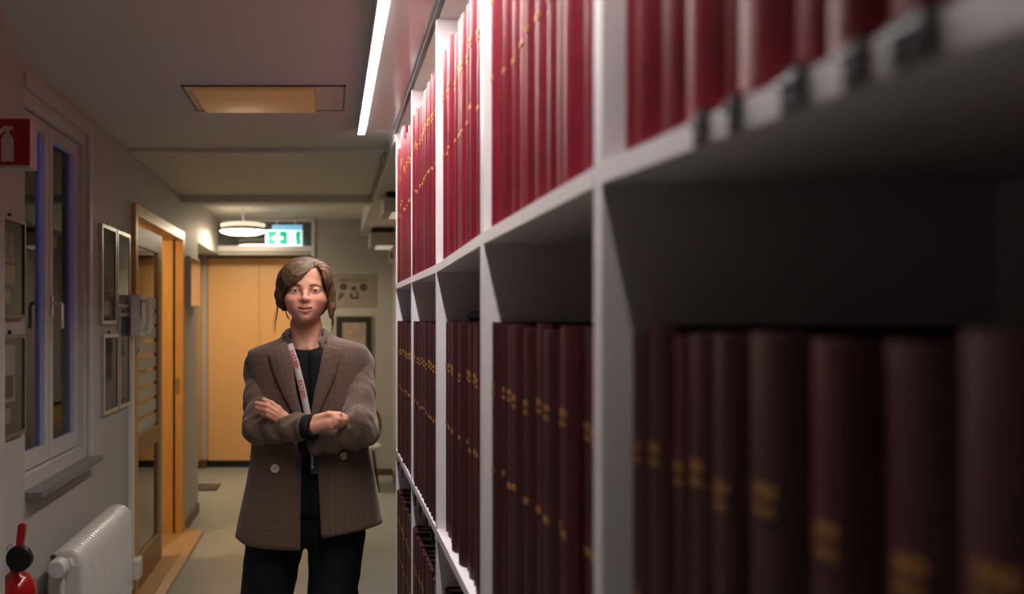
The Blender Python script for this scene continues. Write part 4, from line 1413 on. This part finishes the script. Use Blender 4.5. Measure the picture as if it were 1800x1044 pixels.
cur = start.copy()
steps = [cur]
for it in range(13):
    nn_ = nrm_at(cur)
    px = np.stack([np.full(len(cur), 0.034), np.clip(cur[:, 1] - 0.02, -0.085, 0.03), np.full(len(cur), 0.105)], 1)
    dr_ = cur - px
    dr_ = dr_ / (np.linalg.norm(dr_, axis=1)[:, None] + 1e-9) + np.array((0, 0.05, -0.75))
    dr_ -= nn_ * (dr_ * nn_).sum(1)[:, None]
    dr_ /= np.linalg.norm(dr_, axis=1)[:, None] + 1e-9
    nxt = cur + dr_ * 0.0055
    nxt = nxt - nrm_at(nxt) * (samp3(Hn, nxt) - 0.0007)[:, None]
    cur = nxt
    steps.append(cur)
S = np.stack(steps, 1)                       # strands x points x 3
ns_, np_ = S.shape[:2]
Sw = to_world(S.reshape(-1, 3)).reshape(ns_, np_, 3)
tan = np.gradient(Sw, axis=1)
tan /= np.linalg.norm(tan, axis=2)[:, :, None] + 1e-9
nv_ = np.stack([nrm_at(S[:, k]) for k in range(np_)], 1)
sd_ = np.cross(tan, nv_)
rad_ = (0.0011 * (1 - 0.8 * np.abs(np.linspace(-1, 1, np_)) ** 3))[None, :, None]
ring = np.stack([Sw + sd_ * rad_, Sw + nv_ * rad_ * 0.8, Sw - sd_ * rad_], 2)      # strands, points, 3, xyz
sv = ring.reshape(-1, 3)
ii = np.arange(ns_)[:, None, None] * np_ * 3 + np.arange(np_ - 1)[None, :, None] * 3 + np.arange(2)[None, None, :]
sq = np.stack([ii, ii + 1, ii + 4, ii + 3], -1).reshape(-1, 4)
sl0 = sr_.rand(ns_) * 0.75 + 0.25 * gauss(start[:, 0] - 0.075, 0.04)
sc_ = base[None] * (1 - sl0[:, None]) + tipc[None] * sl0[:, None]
sc_ = np.repeat(sc_, np_ * 3, axis=0)
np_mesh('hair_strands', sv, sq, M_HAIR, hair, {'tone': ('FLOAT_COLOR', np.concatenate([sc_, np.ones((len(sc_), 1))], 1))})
M_WISP = mat('hair_wisp', (0.15, 0.075, 0.033), 0.45, var=0.2, scale=40)
wr_ = random.Random(3)
wis = [([(-0.082, 0.0, -0.030), (-0.094, 0.004, -0.055), (-0.099, 0.004, -0.090), (-0.105, 0.0, -0.125), (-0.104, -0.004, -0.152)], 9),
       ([(0.086, 0.0, -0.055), (0.090, 0.004, -0.085), (0.0905, 0.002, -0.12), (0.088, 0.0, -0.155)], 10),
       ([(0.084, 0.004, -0.070), (0.0875, 0.004, -0.105), (0.086, 0.0, -0.135)], 7),
       ([(-0.070, 0.012, -0.060), (-0.064, 0.012, -0.083), (-0.055, 0.012, -0.098)], 7)]
for base_p, n in wis:
    g = MB()
    for k in range(n):
        off = [wr_.gauss(0, 0.0022), wr_.gauss(0, 0.003), 0]
        ln = wr_.uniform(0.65, 1.0)
        pp = []
        for i, p in enumerate(base_p):
            s = i / (len(base_p) - 1)
            q = (p[0] + off[0] * (0.5 + s), p[1] + off[1], base_p[0][2] + (p[2] - base_p[0][2]) * ln)
            pp.append(Vector(to_world(q)))
        # finer curve through the points
        fine = []
        for i in range(len(pp) - 1):
            for t_ in range(4):
                s = t_ / 4
                p0, p1, p2, p3 = pp[max(i - 1, 0)], pp[i], pp[i + 1], pp[min(i + 2, len(pp) - 1)]
                fine.append(0.5 * ((2 * p1) + (p2 - p0) * s + (2 * p0 - 5 * p1 + 4 * p2 - p3) * s * s + (3 * p1 - p0 - 3 * p2 + p3) * s ** 3))
        fine.append(pp[-1])
        nn = len(fine)
        g.tube(fine, [0.0008 * (1 - 0.75 * i / nn) for i in range(nn)], 4)
    g.build('hair_wisp', M_WISP, hair, smooth=60)

# ------------------------------------------------------------------ torso surface shared by shirt and jacket
YC = 2.80       # depth of the body axis
# picture height, left and right outline of the jacket (pixels at her distance), half depth
TOR = [(588, 503, 574, 0.050), (593, 497, 588, 0.060), (598, 490, 604, 0.069), (602, 479, 622, 0.076), (606, 468, 634, 0.081), (611, 453, 641, 0.087), (617, 440, 645, 0.092), (626, 438, 647, 0.098), (650, 441, 646, 0.106),
       (700, 447, 640, 0.113), (750, 447, 640, 0.112),
       (800, 444, 646, 0.110), (850, 436, 655, 0.116), (900, 427, 663, 0.124), (950, 419, 669, 0.130)]
ty = np.array([t_[0] for t_ in TOR], float)


def tor_at(y):
    l = np.interp(y, ty, [t_[1] for t_ in TOR])
    r = np.interp(y, ty, [t_[2] for t_ in TOR])
    b = np.interp(y, ty, [t_[3] for t_ in TOR])
    return (l + r) / 2, (r - l) / 2, b


def front(x, y, off=0.0):
    """point on the front of the torso under picture position x, y, lifted by off metres"""
    c, a, b = tor_at(y)
    q = min(abs((x - c) / (a * 1.01)), 0.999)
    dep = (b + off) * (1 - q ** 2.5) ** (1 / 2.5)
    return W(x, y, YC - dep)


def loft(name, parent, m, yy, left, right, off, cloth=True, n=72, thick=0.004, wob=None):
    """band of cloth round the torso from the left to the right front edge; left/right give the edge x at each height (None = closed)"""
    vs, at, fs = [], [], []
    rows = len(yy)
    for j, y in enumerate(yy):
        c, a, b = tor_at(y)
        a = a + off * 540
        z = CAMZ - (y - VY) / F * YC
        Xc, A, B = (c - VX) / F * YC, a / F * YC, b + off
        if left is None:
            t0, t1 = -math.pi / 2, 1.5 * math.pi
        else:
            def ang_of(x):
                q = max(-0.999, min(0.999, (x - c) / a))
                sg = math.copysign(abs(q) ** 1.25, q)
                return math.asin(max(-1, min(1, sg)))
            t0 = ang_of(right(y))                        # measured from the front, to the right
            t1 = 2 * math.pi + ang_of(left(y))
        for i in range(n + 1):
            t_ = t0 + (t1 - t0) * i / n if left is not None else 2 * math.pi * i / n
            sx = math.copysign(abs(math.sin(t_)) ** 0.8, math.sin(t_))
            sy_ = math.copysign(abs(math.cos(t_)) ** 0.8, math.cos(t_))
            k = 1 + (wob(t_, y) if wob else 0)
            vs.append((Xc + A * sx * k, YC - B * sy_ * k, z))
            at.append((Xc + A * t_ * 0.8, z + 0.02 * math.sin(t_), 0))
    for j in range(rows - 1):
        for i in range(n):
            a0 = j * (n + 1) + i
            fs.append((a0, a0 + 1, a0 + n + 2, a0 + n + 1))
    o = np_mesh(name, np.array(vs), np.array(fs), m, parent, {'cloth': ('FLOAT_VECTOR', np.array(at))})
    sd = o.modifiers.new('thickness', 'SOLIDIFY')
    sd.thickness = thick
    sd.offset = 0
    return o


# shirt
yy = [590 + 0 * k for k in range(0)] + [616, 622, 630, 640] + list(range(655, 905, 12))
shirt = loft('shirt', per, M_KNIT, yy, None, None, -0.016)
# yoke of the shirt up to the round neckline
ys, rows, n = [], 7, 48
vs, fs = [], []
nc = W(537, 596, 2.825)
for j in range(rows):
    s = j / (rows - 1)
    c, a, b = tor_at(616)
    for i in range(n + 1):
        t_ = 2 * math.pi * i / n
        A0, B0 = (a - 0.016 * 540) / F * YC, b - 0.016
        x0 = (c - VX) / F * YC + A0 * math.copysign(abs(math.sin(t_)) ** 0.8, math.sin(t_))
        y0 = YC - B0 * math.copysign(abs(math.cos(t_)) ** 0.8, math.cos(t_))
        z0 = CAMZ - (616 - VY) / F * YC - 0.000
        x1 = nc.x + 0.066 * math.sin(t_)
        y1 = nc.y - 0.068 * math.cos(t_)
        z1 = nc.z - 0.034 * math.cos(t_) * (1 if math.cos(t_) > 0 else 0.6)
        e = s ** 0.8
        vs.append((x0 + (x1 - x0) * s, y0 + (y1 - y0) * s, z0 + (z1 - z0) * (e if math.cos(t_) < 0.3 else s) + (-0.006 * math.sin(math.pi * s))))
for j in range(rows - 1):
    for i in range(n):
        a0 = j * (n + 1) + i
        fs.append((a0, a0 + 1, a0 + n + 2, a0 + n + 1))
np_mesh('yoke', np.array(vs), np.array(fs), M_KNIT, shirt)

# ------------------------------------------------------------------ trousers
hh = 0.006
lo = (-0.36, 2.64, 0.02)
P = grid(lo, (0.20, 3.0, 1.08), hh)
zz = P[2]
tr_ = ell(P, tuple(W(540, 885, 2.82)), (0.172, 0.118, 0.145))
for L_, rs in ((LEG_L, [0.098, 0.082, 0.070, 0.058]), (LEG_R, [0.096, 0.078, 0.070, 0.058])):
    l_ = chain(P, [tuple(q) for q in L_], rs, 0.03)
    tr_ = smin(tr_, l_, 0.015)
tr_ = tr_ + 0.0022 * np.sin(zz * 75 + P[0] * 40) * np.sin(P[0] * 55 + P[1] * 30 + 1) + 0.0025 * np.sin(zz * 120 - P[0] * 60) * np.clip((0.62 - zz) * 4, 0, 1)
tr_ = np.maximum(tr_, zz - 1.06)
tr_ = np.maximum(tr_, 0.045 - zz)
pts, qd = nets(tr_, lo, hh)
np_mesh('trousers', pts, qd, M_TROUS, per, smooth_it=1)

# shoes
hh = 0.006
for L_ in (LEG_L, LEG_R):
    an = L_[-1]
    lo = (an.x - 0.08, an.y - 0.24, -0.01)
    P = grid(lo, (an.x + 0.08, an.y + 0.10, 0.14), hh)
    s_ = ell(P, (an.x, an.y - 0.10, 0.028), (0.046, 0.110, 0.042))
    s_ = smin(s_, ell(P, (an.x, an.y + 0.010, 0.045), (0.036, 0.055, 0.055)), 0.03)
    s_ = smax(s_, 0.0035 - P[2], 0.004)
    pts, qd = nets(s_, lo, hh)
    np_mesh('shoe', pts, qd, mat('black_leather', (0.012, 0.011, 0.011), 0.35, var=0.1), per, smooth_it=1)

# ------------------------------------------------------------------ jacket
def l_edge(y):
    return np.interp(y, [596, 620, 660, 700, 735, 760, 800, 830, 950], [498, 500, 506, 514, 524, 530, 532, 531, 530])


def r_edge(y):
    return np.interp(y, [596, 620, 660, 700, 735, 760, 800, 830, 950], [574, 572, 566, 558, 553, 553, 556, 560, 566])


def jwob(t_, y):
    fall = min(1, max(0, (y - 720) / 200))
    return 0.010 * fall * math.sin(3 * t_ + y * 0.012) + 0.004 * math.sin(5 * t_ + y * 0.03)


yy = [588, 590.5, 593, 595.5, 598, 600, 602, 604, 606, 608.5, 611, 614, 617, 621, 626, 636, 648] + list(range(662, 948, 10)) + [950]
jk = loft('jacket', per, M_TWEED, yy, l_edge, r_edge, 0.004, thick=0.006, wob=jwob, n=96)
# hem: lower on the left than on the right, as it hangs
me = jk.data
co = np.zeros(len(me.vertices) * 3, np.float32)
me.vertices.foreach_get('co', co)
co = co.reshape(-1, 3)
xw = co[:, 0] + ROOT.x
zw = co[:, 2]
ztop, zbot = CAMZ - (780 - VY) / F * YC, CAMZ - (950 - VY) / F * YC
s = np.clip((ztop - zw) / (ztop - zbot), 0, 1)
lift = np.interp(xw, [-0.30, -0.26, -0.09, -0.03, 0.15], [0.020, 0.006, 0.002, 0.040, 0.068])
co[:, 2] += s ** 1.3 * lift
me.vertices.foreach_set('co', co.ravel())
me.update()


def sleeve(name, sh, el, wr, rs, bend, sgn, cut_r):
    hh = 0.0032
    a = np.array([sh[:], el[:], wr[:]])
    lo = tuple(a.min(0) - 0.10)
    hi = tuple(a.max(0) + 0.10)
    P = grid(lo, hi, hh)
    sh2 = sh + Vector((0, 0, -0.008))
    d = cone(P, tuple(sh2), tuple(el), rs[0], rs[1])
    e = cone(P, tuple(el), tuple(wr), rs[1], rs[2])
    # parameter along the arm
    def par(a_, b_):
        ba = b_ - a_
        return ((P[0] - a_.x) * ba.x + (P[1] - a_.y) * ba.y + (P[2] - a_.z) * ba.z) / ba.length
    s1, s2 = par(sh2, el), par(el, wr)
    l1, l2 = (el - sh2).length, (wr - el).length
    f1 = np.exp(-((s1 - l1) / 0.10) ** 2)
    f2 = np.exp(-(s2 / 0.11) ** 2)
    wv = bend.dot(Vector((1, 0, 0)))
    cr = P[0] * bend.x + P[1] * bend.y + P[2] * bend.z
    d = d + 0.0048 * np.sin(s1 * 150 + cr * 70 + 2.0 * np.sin(P[1] * 45)) * (0.25 + 0.75 * f1) + 0.003 * np.sin(s1 * 62 + P[0] * 60 + 1.2)
    e = e + 0.0048 * np.sin(s2 * 140 - cr * 80 + 2.2 * np.sin(P[2] * 50 + 1)) * (0.30 + 0.70 * f2) + 0.0028 * np.sin(s2 * 58 + cr * 75)
    d = smin(d, e, 0.016)
    # padded shoulder head
    cap = W(457, 635, 2.825) if sgn < 0 else W(622, 623, 2.825)
    d = smin(d, ell(P, tuple(cap), (0.047, 0.058, 0.033)), 0.02)
    if sgn > 0:      # fold of cloth over the tucked fingers
        d = smin(d, ell(P, tuple(W(630, 737, 2.600)), (0.020, 0.034, 0.036)), 0.045)
    ax = (wr - el).normalized()
    end = (P[0] - wr.x) * ax.x + (P[1] - wr.y) * ax.y + (P[2] - wr.z) * ax.z
    d = smax(d, end, 0.005)
    d = smax(d, -smax(cone(P, tuple(wr - ax * 0.03), tuple(wr + ax * 0.05), cut_r, cut_r), -end - 0.02, 0.003), 0.003)
    pts, q = nets(d, lo, hh)
    shn, eln = np.array(sh2[:]), np.array(el[:])
    u1 = (eln - shn) / np.linalg.norm(eln - shn)
    u2 = (np.array(wr[:]) - eln) / np.linalg.norm(np.array(wr[:]) - eln)
    t1 = (pts - shn) @ u1
    t2 = (pts - eln) @ u2
    on2 = t2 > np.maximum(0, (t1 - l1) * 0) + 0.0
    on2 = on2 & (np.linalg.norm(pts - eln - np.outer(np.clip(t2, 0, l2), u2), axis=1) < np.linalg.norm(pts - shn - np.outer(np.clip(t1, 0, l1), u1), axis=1))
    along = np.where(on2, l1 + t2, t1)
    rel = np.where(on2[:, None], pts - eln - np.outer(t2, u2), pts - shn - np.outer(t1, u1))
    r2 = np.where(on2[:, None], np.cross(u2, (0, 1, 0)), np.cross(u1, (0, 1, 0)))
    r2 = r2 / np.linalg.norm(r2, axis=1)[:, None]
    angl = np.arctan2((rel * r2).sum(1), -rel[:, 1])
    cl = np.stack([angl * 0.05, along, np.zeros(len(pts))], 1)
    return np_mesh(name, pts, q, M_TWEED, jk, {'cloth': ('FLOAT_VECTOR', cl)}, smooth_it=1)


sleeve('sleeve', SH_L, EL_L, WR_L, [0.050, 0.049, 0.042], Vector((0.6, 0.2, 0.75)), -1, 0.034)
sleeve('sleeve', SH_R, EL_R, WR_R, [0.050, 0.052, 0.042], Vector((-0.6, 0.2, 0.75)), 1, 0.033)

# black shirt cuffs
for wr, el, r0 in ((WR_L, EL_L, 0.036), (WR_R, EL_R, 0.034)):
    ax = (wr - el).normalized()
    c = MB()
    c.tube([wr - ax * 0.03, wr - ax * 0.01, wr + ax * 0.004, wr + ax * 0.016, wr + ax * 0.027, wr + ax * 0.030, wr + ax * 0.024], [r0 * 0.94, r0, r0 * 1.06, r0 * 1.09, r0 * 1.02, r0 * 0.93, r0 * 0.84], 28, cap=False)
    c.build('cuff', M_KNIT, shirt, smooth=80)


def panel(name, quadpts, off, thick, nu, nv, parent, m=M_TWEED, curl=0.0):
    """cloth panel laid on the chest: quadpts = list of rows, each a list of picture points"""
    rows = [[Vector((p[0], p[1], 0)) for p in r] for r in quadpts]

    def samp(line, s):
        k = s * (len(line) - 1)
        i = min(int(k), len(line) - 2)
        return line[i].lerp(line[i + 1], k - i)
    vs, at, fs = [], [], []
    for j in range(nv + 1):
        tv = j / nv
        for i in range(nu + 1):
            a, b = samp(rows[0], tv), samp(rows[1], tv)
            p = a.lerp(b, i / nu)
            q = front(p.x, p.y, off + curl * math.sin(math.pi * (i / nu)) + 0.003 * i / nu)
            vs.append(tuple(q))
            at.append((q.x * 0.9 + q.z * 0.25, q.z * 0.9 - q.x * 0.25, 0))
    for j in range(nv):
        for i in range(nu):
            a0 = j * (nu + 1) + i
            fs.append((a0, a0 + 1, a0 + nu + 2, a0 + nu + 1))
    o = np_mesh(name, np.array(vs), np.array(fs), m, parent, {'cloth': ('FLOAT_VECTOR', np.array(at))})
    sd = o.modifiers.new('thickness', 'SOLIDIFY')
    sd.thickness = thick
    sd.offset = 0
    return o


# lapels: inner (fold) edge, outer edge, from the top down
panel('lapel', [[(503, 600), (509, 620), (515, 645), (521, 690), (533, 738)], [(472, 623), (476, 640), (485, 667), (501, 700), (522, 740)]], 0.013, 0.005, 8, 24, jk, curl=0.004)
panel('lapel', [[(571, 606), (566, 625), (561, 655), (553, 690), (546, 738)], [(600, 613), (597, 630), (589, 660), (575, 692), (556, 736)]], 0.013, 0.005, 8, 24, jk, curl=0.004)

# collar: a folded band round the back of the neck, ending above the lapel notches
vs, at, fs = [], [], []
n = 40
ringc = W(538, 585, 2.845)
for i in range(n + 1):
    s = i / n
    t_ = math.radians(-142 + 284 * s)         # 0 = back of the neck
    e = abs(math.cos(t_ / 2)) if True else 1
    # inner top edge
    fx = abs(t_) / math.radians(142)
    xi = ringc.x + 0.063 * math.sin(t_)
    yi = ringc.y + 0.062 * math.cos(t_)
    zi = ringc.z + 0.016 - 0.048 * fx ** 2.2
    xo = ringc.x + 0.094 * math.sin(t_)
    yo = ringc.y + 0.092 * math.cos(t_) - 0.016 * fx
    zo = zi - 0.034 - 0.010 * fx
    xm, ym_, zm = (xi + xo) / 2 * 1.0, (yi + yo) / 2, (zi + zo) / 2 + 0.014
    for q in ((xi, yi, zi - 0.03), (xi, yi, zi), (xi * 0.75 + xo * 0.25, yi * 0.75 + yo * 0.25, zi + 0.003), (xm, ym_, zm), (xo, yo, zo)):
        vs.append(q)
        at.append((t_ * 0.08, q[2] * 1.0 + fx * 0.03, 0))
for i in range(n):
    for k in range(4):
        a0 = i * 5 + k
        fs.append((a0, a0 + 1, a0 + 6, a0 + 5))
co_ = np_mesh('collar', np.array(vs), np.array(fs), M_TWEED, jk, {'cloth': ('FLOAT_VECTOR', np.array(at))})
sd = co_.modifiers.new('thickness', 'SOLIDIFY')
sd.thickness = 0.005
sd.offset = 0

# buttons, buttonhole
M_BTN = mat('horn_button', (0.62, 0.54, 0.45), 0.3, var=0.12, scale=60)
for (x, y, r, off) in ((483.5, 823, 0.0135, 0.010), (604, 801, 0.0115, 0.012)):
    q = front(x, y, off)
    b_ = MB().lathe([(r * 0.55, 0.0015), (r * 0.72, 0.0), (r, -0.001), (r, 0.003), (r * 0.8, 0.0045)], (q.x, q.y - 0.006, q.z), 'y', 24).build('button', M_BTN, jk, smooth=40)
    for (dx, dz) in ((-1, -1), (1, -1), (-1, 1), (1, 1)):
        MB().lathe([(0.0014, -0.0006), (0.0014, 0.001)], (q.x + dx * 0.003, q.y - 0.006 + 0.001, q.z + dz * 0.003), 'y', 8).build('button_hole', M_BLACK, jk)
q0, q1 = front(514, 820, 0.012), front(527, 820, 0.012)
MB().tube([q0 - Vector((0, 0.004, 0)), q1 - Vector((0, 0.004, 0))], 0.0014, 6).build('buttonhole', mat('dark_thread', (0.03, 0.017, 0.012), 0.8, var=0.1), jk)

# ------------------------------------------------------------------ lanyard and badge
cen = [(508.5, 605), (511, 612), (520.5, 640), (526, 662), (532, 686), (538, 715), (542, 738)]
wd = 12.0
vs, fs = [], []
rowp = []
N = 40


def cen_at(s):
    k = s * (len(cen) - 1)
    i = min(int(k), len(cen) - 2)
    a, b = cen[i], cen[i + 1]
    return a[0] + (b[0] - a[0]) * (k - i), a[1] + (b[1] - a[1]) * (k - i)


for j in range(N + 1):
    x, y = cen_at(j / N)
    x2, y2 = cen_at(min(1, j / N + 0.02))
    x1, y1 = cen_at(max(0, j / N - 0.02))
    tx, ty_ = x2 - x1, y2 - y1
    ln = math.hypot(tx, ty_)
    nx, ny = ty_ / ln, -tx / ln
    for k in (-1, 0, 1):
        vs.append(tuple(front(x + nx * wd / 2 * k, y + ny * wd / 2 * k, 0.002)))
for j in range(N):
    for k in range(2):
        a0 = j * 3 + k
        fs.append((a0, a0 + 1, a0 + 4, a0 + 3))
lan = np_mesh('lanyard', np.array(vs), np.array(fs), mat('white_ribbon', (0.56, 0.50, 0.47), 0.6, var=0.04, bump=0.15, bscale=600), per)
sd = lan.modifiers.new('thickness', 'SOLIDIFY')
sd.thickness = 0.0015
M_RIB = mat('red_print', (0.52, 0.02, 0.025), 0.6, var=0.05)
tv, tf = text_mesh('KULTUREN', 1.0, 0.025)
tx0, tx1 = min(v.x for v in tv), max(v.x for v in tv)
tz0_, tz1_ = min(v.y for v in tv), max(v.y for v in tv)
for (ya, yb) in ((629, 647), (668, 699)):
    vs2 = []
    full = 31.0
    for v in tv:
        s = (v.x - tx0) / (tx1 - tx0)
        yy_ = yb - (1 - s) * full
        # position along the centre line
        x = np.interp(yy_, [c[1] for c in cen], [c[0] for c in cen])
        e = np.interp(yy_ + 2, [c[1] for c in cen], [c[0] for c in cen]) - np.interp(yy_ - 2, [c[1] for c in cen], [c[0] for c in cen])
        ln = math.hypot(e, 4)
        nx, ny = 4 / ln, -e / ln
        t_ = ((v.y - tz0_) / (tz1_ - tz0_) - 0.5) * 7.8
        vs2.append(tuple(front(x + nx * t_, yy_ + ny * t_, 0.0045)))
    MB().add(vs2, tf).build('lettering', M_RIB, lan)
bd = MB()
q = front(553, 815, 0.0)
bd.box((q.x - 0.012, q.y - 0.016, q.z - 0.03), (q.x + 0.014, q.y - 0.013, q.z + 0.03), 0.001)
bdo = bd.build('id_badge', mat('navy_card', (0.03, 0.04, 0.09), 0.35, var=0.1), per)
MB().box((q.x - 0.010, q.y - 0.0175, q.z - 0.012), (q.x - 0.004, q.y - 0.016, q.z + 0.03)).build('white_edge', mat('white_card', (0.6, 0.6, 0.62), 0.4, var=0.02), bdo)
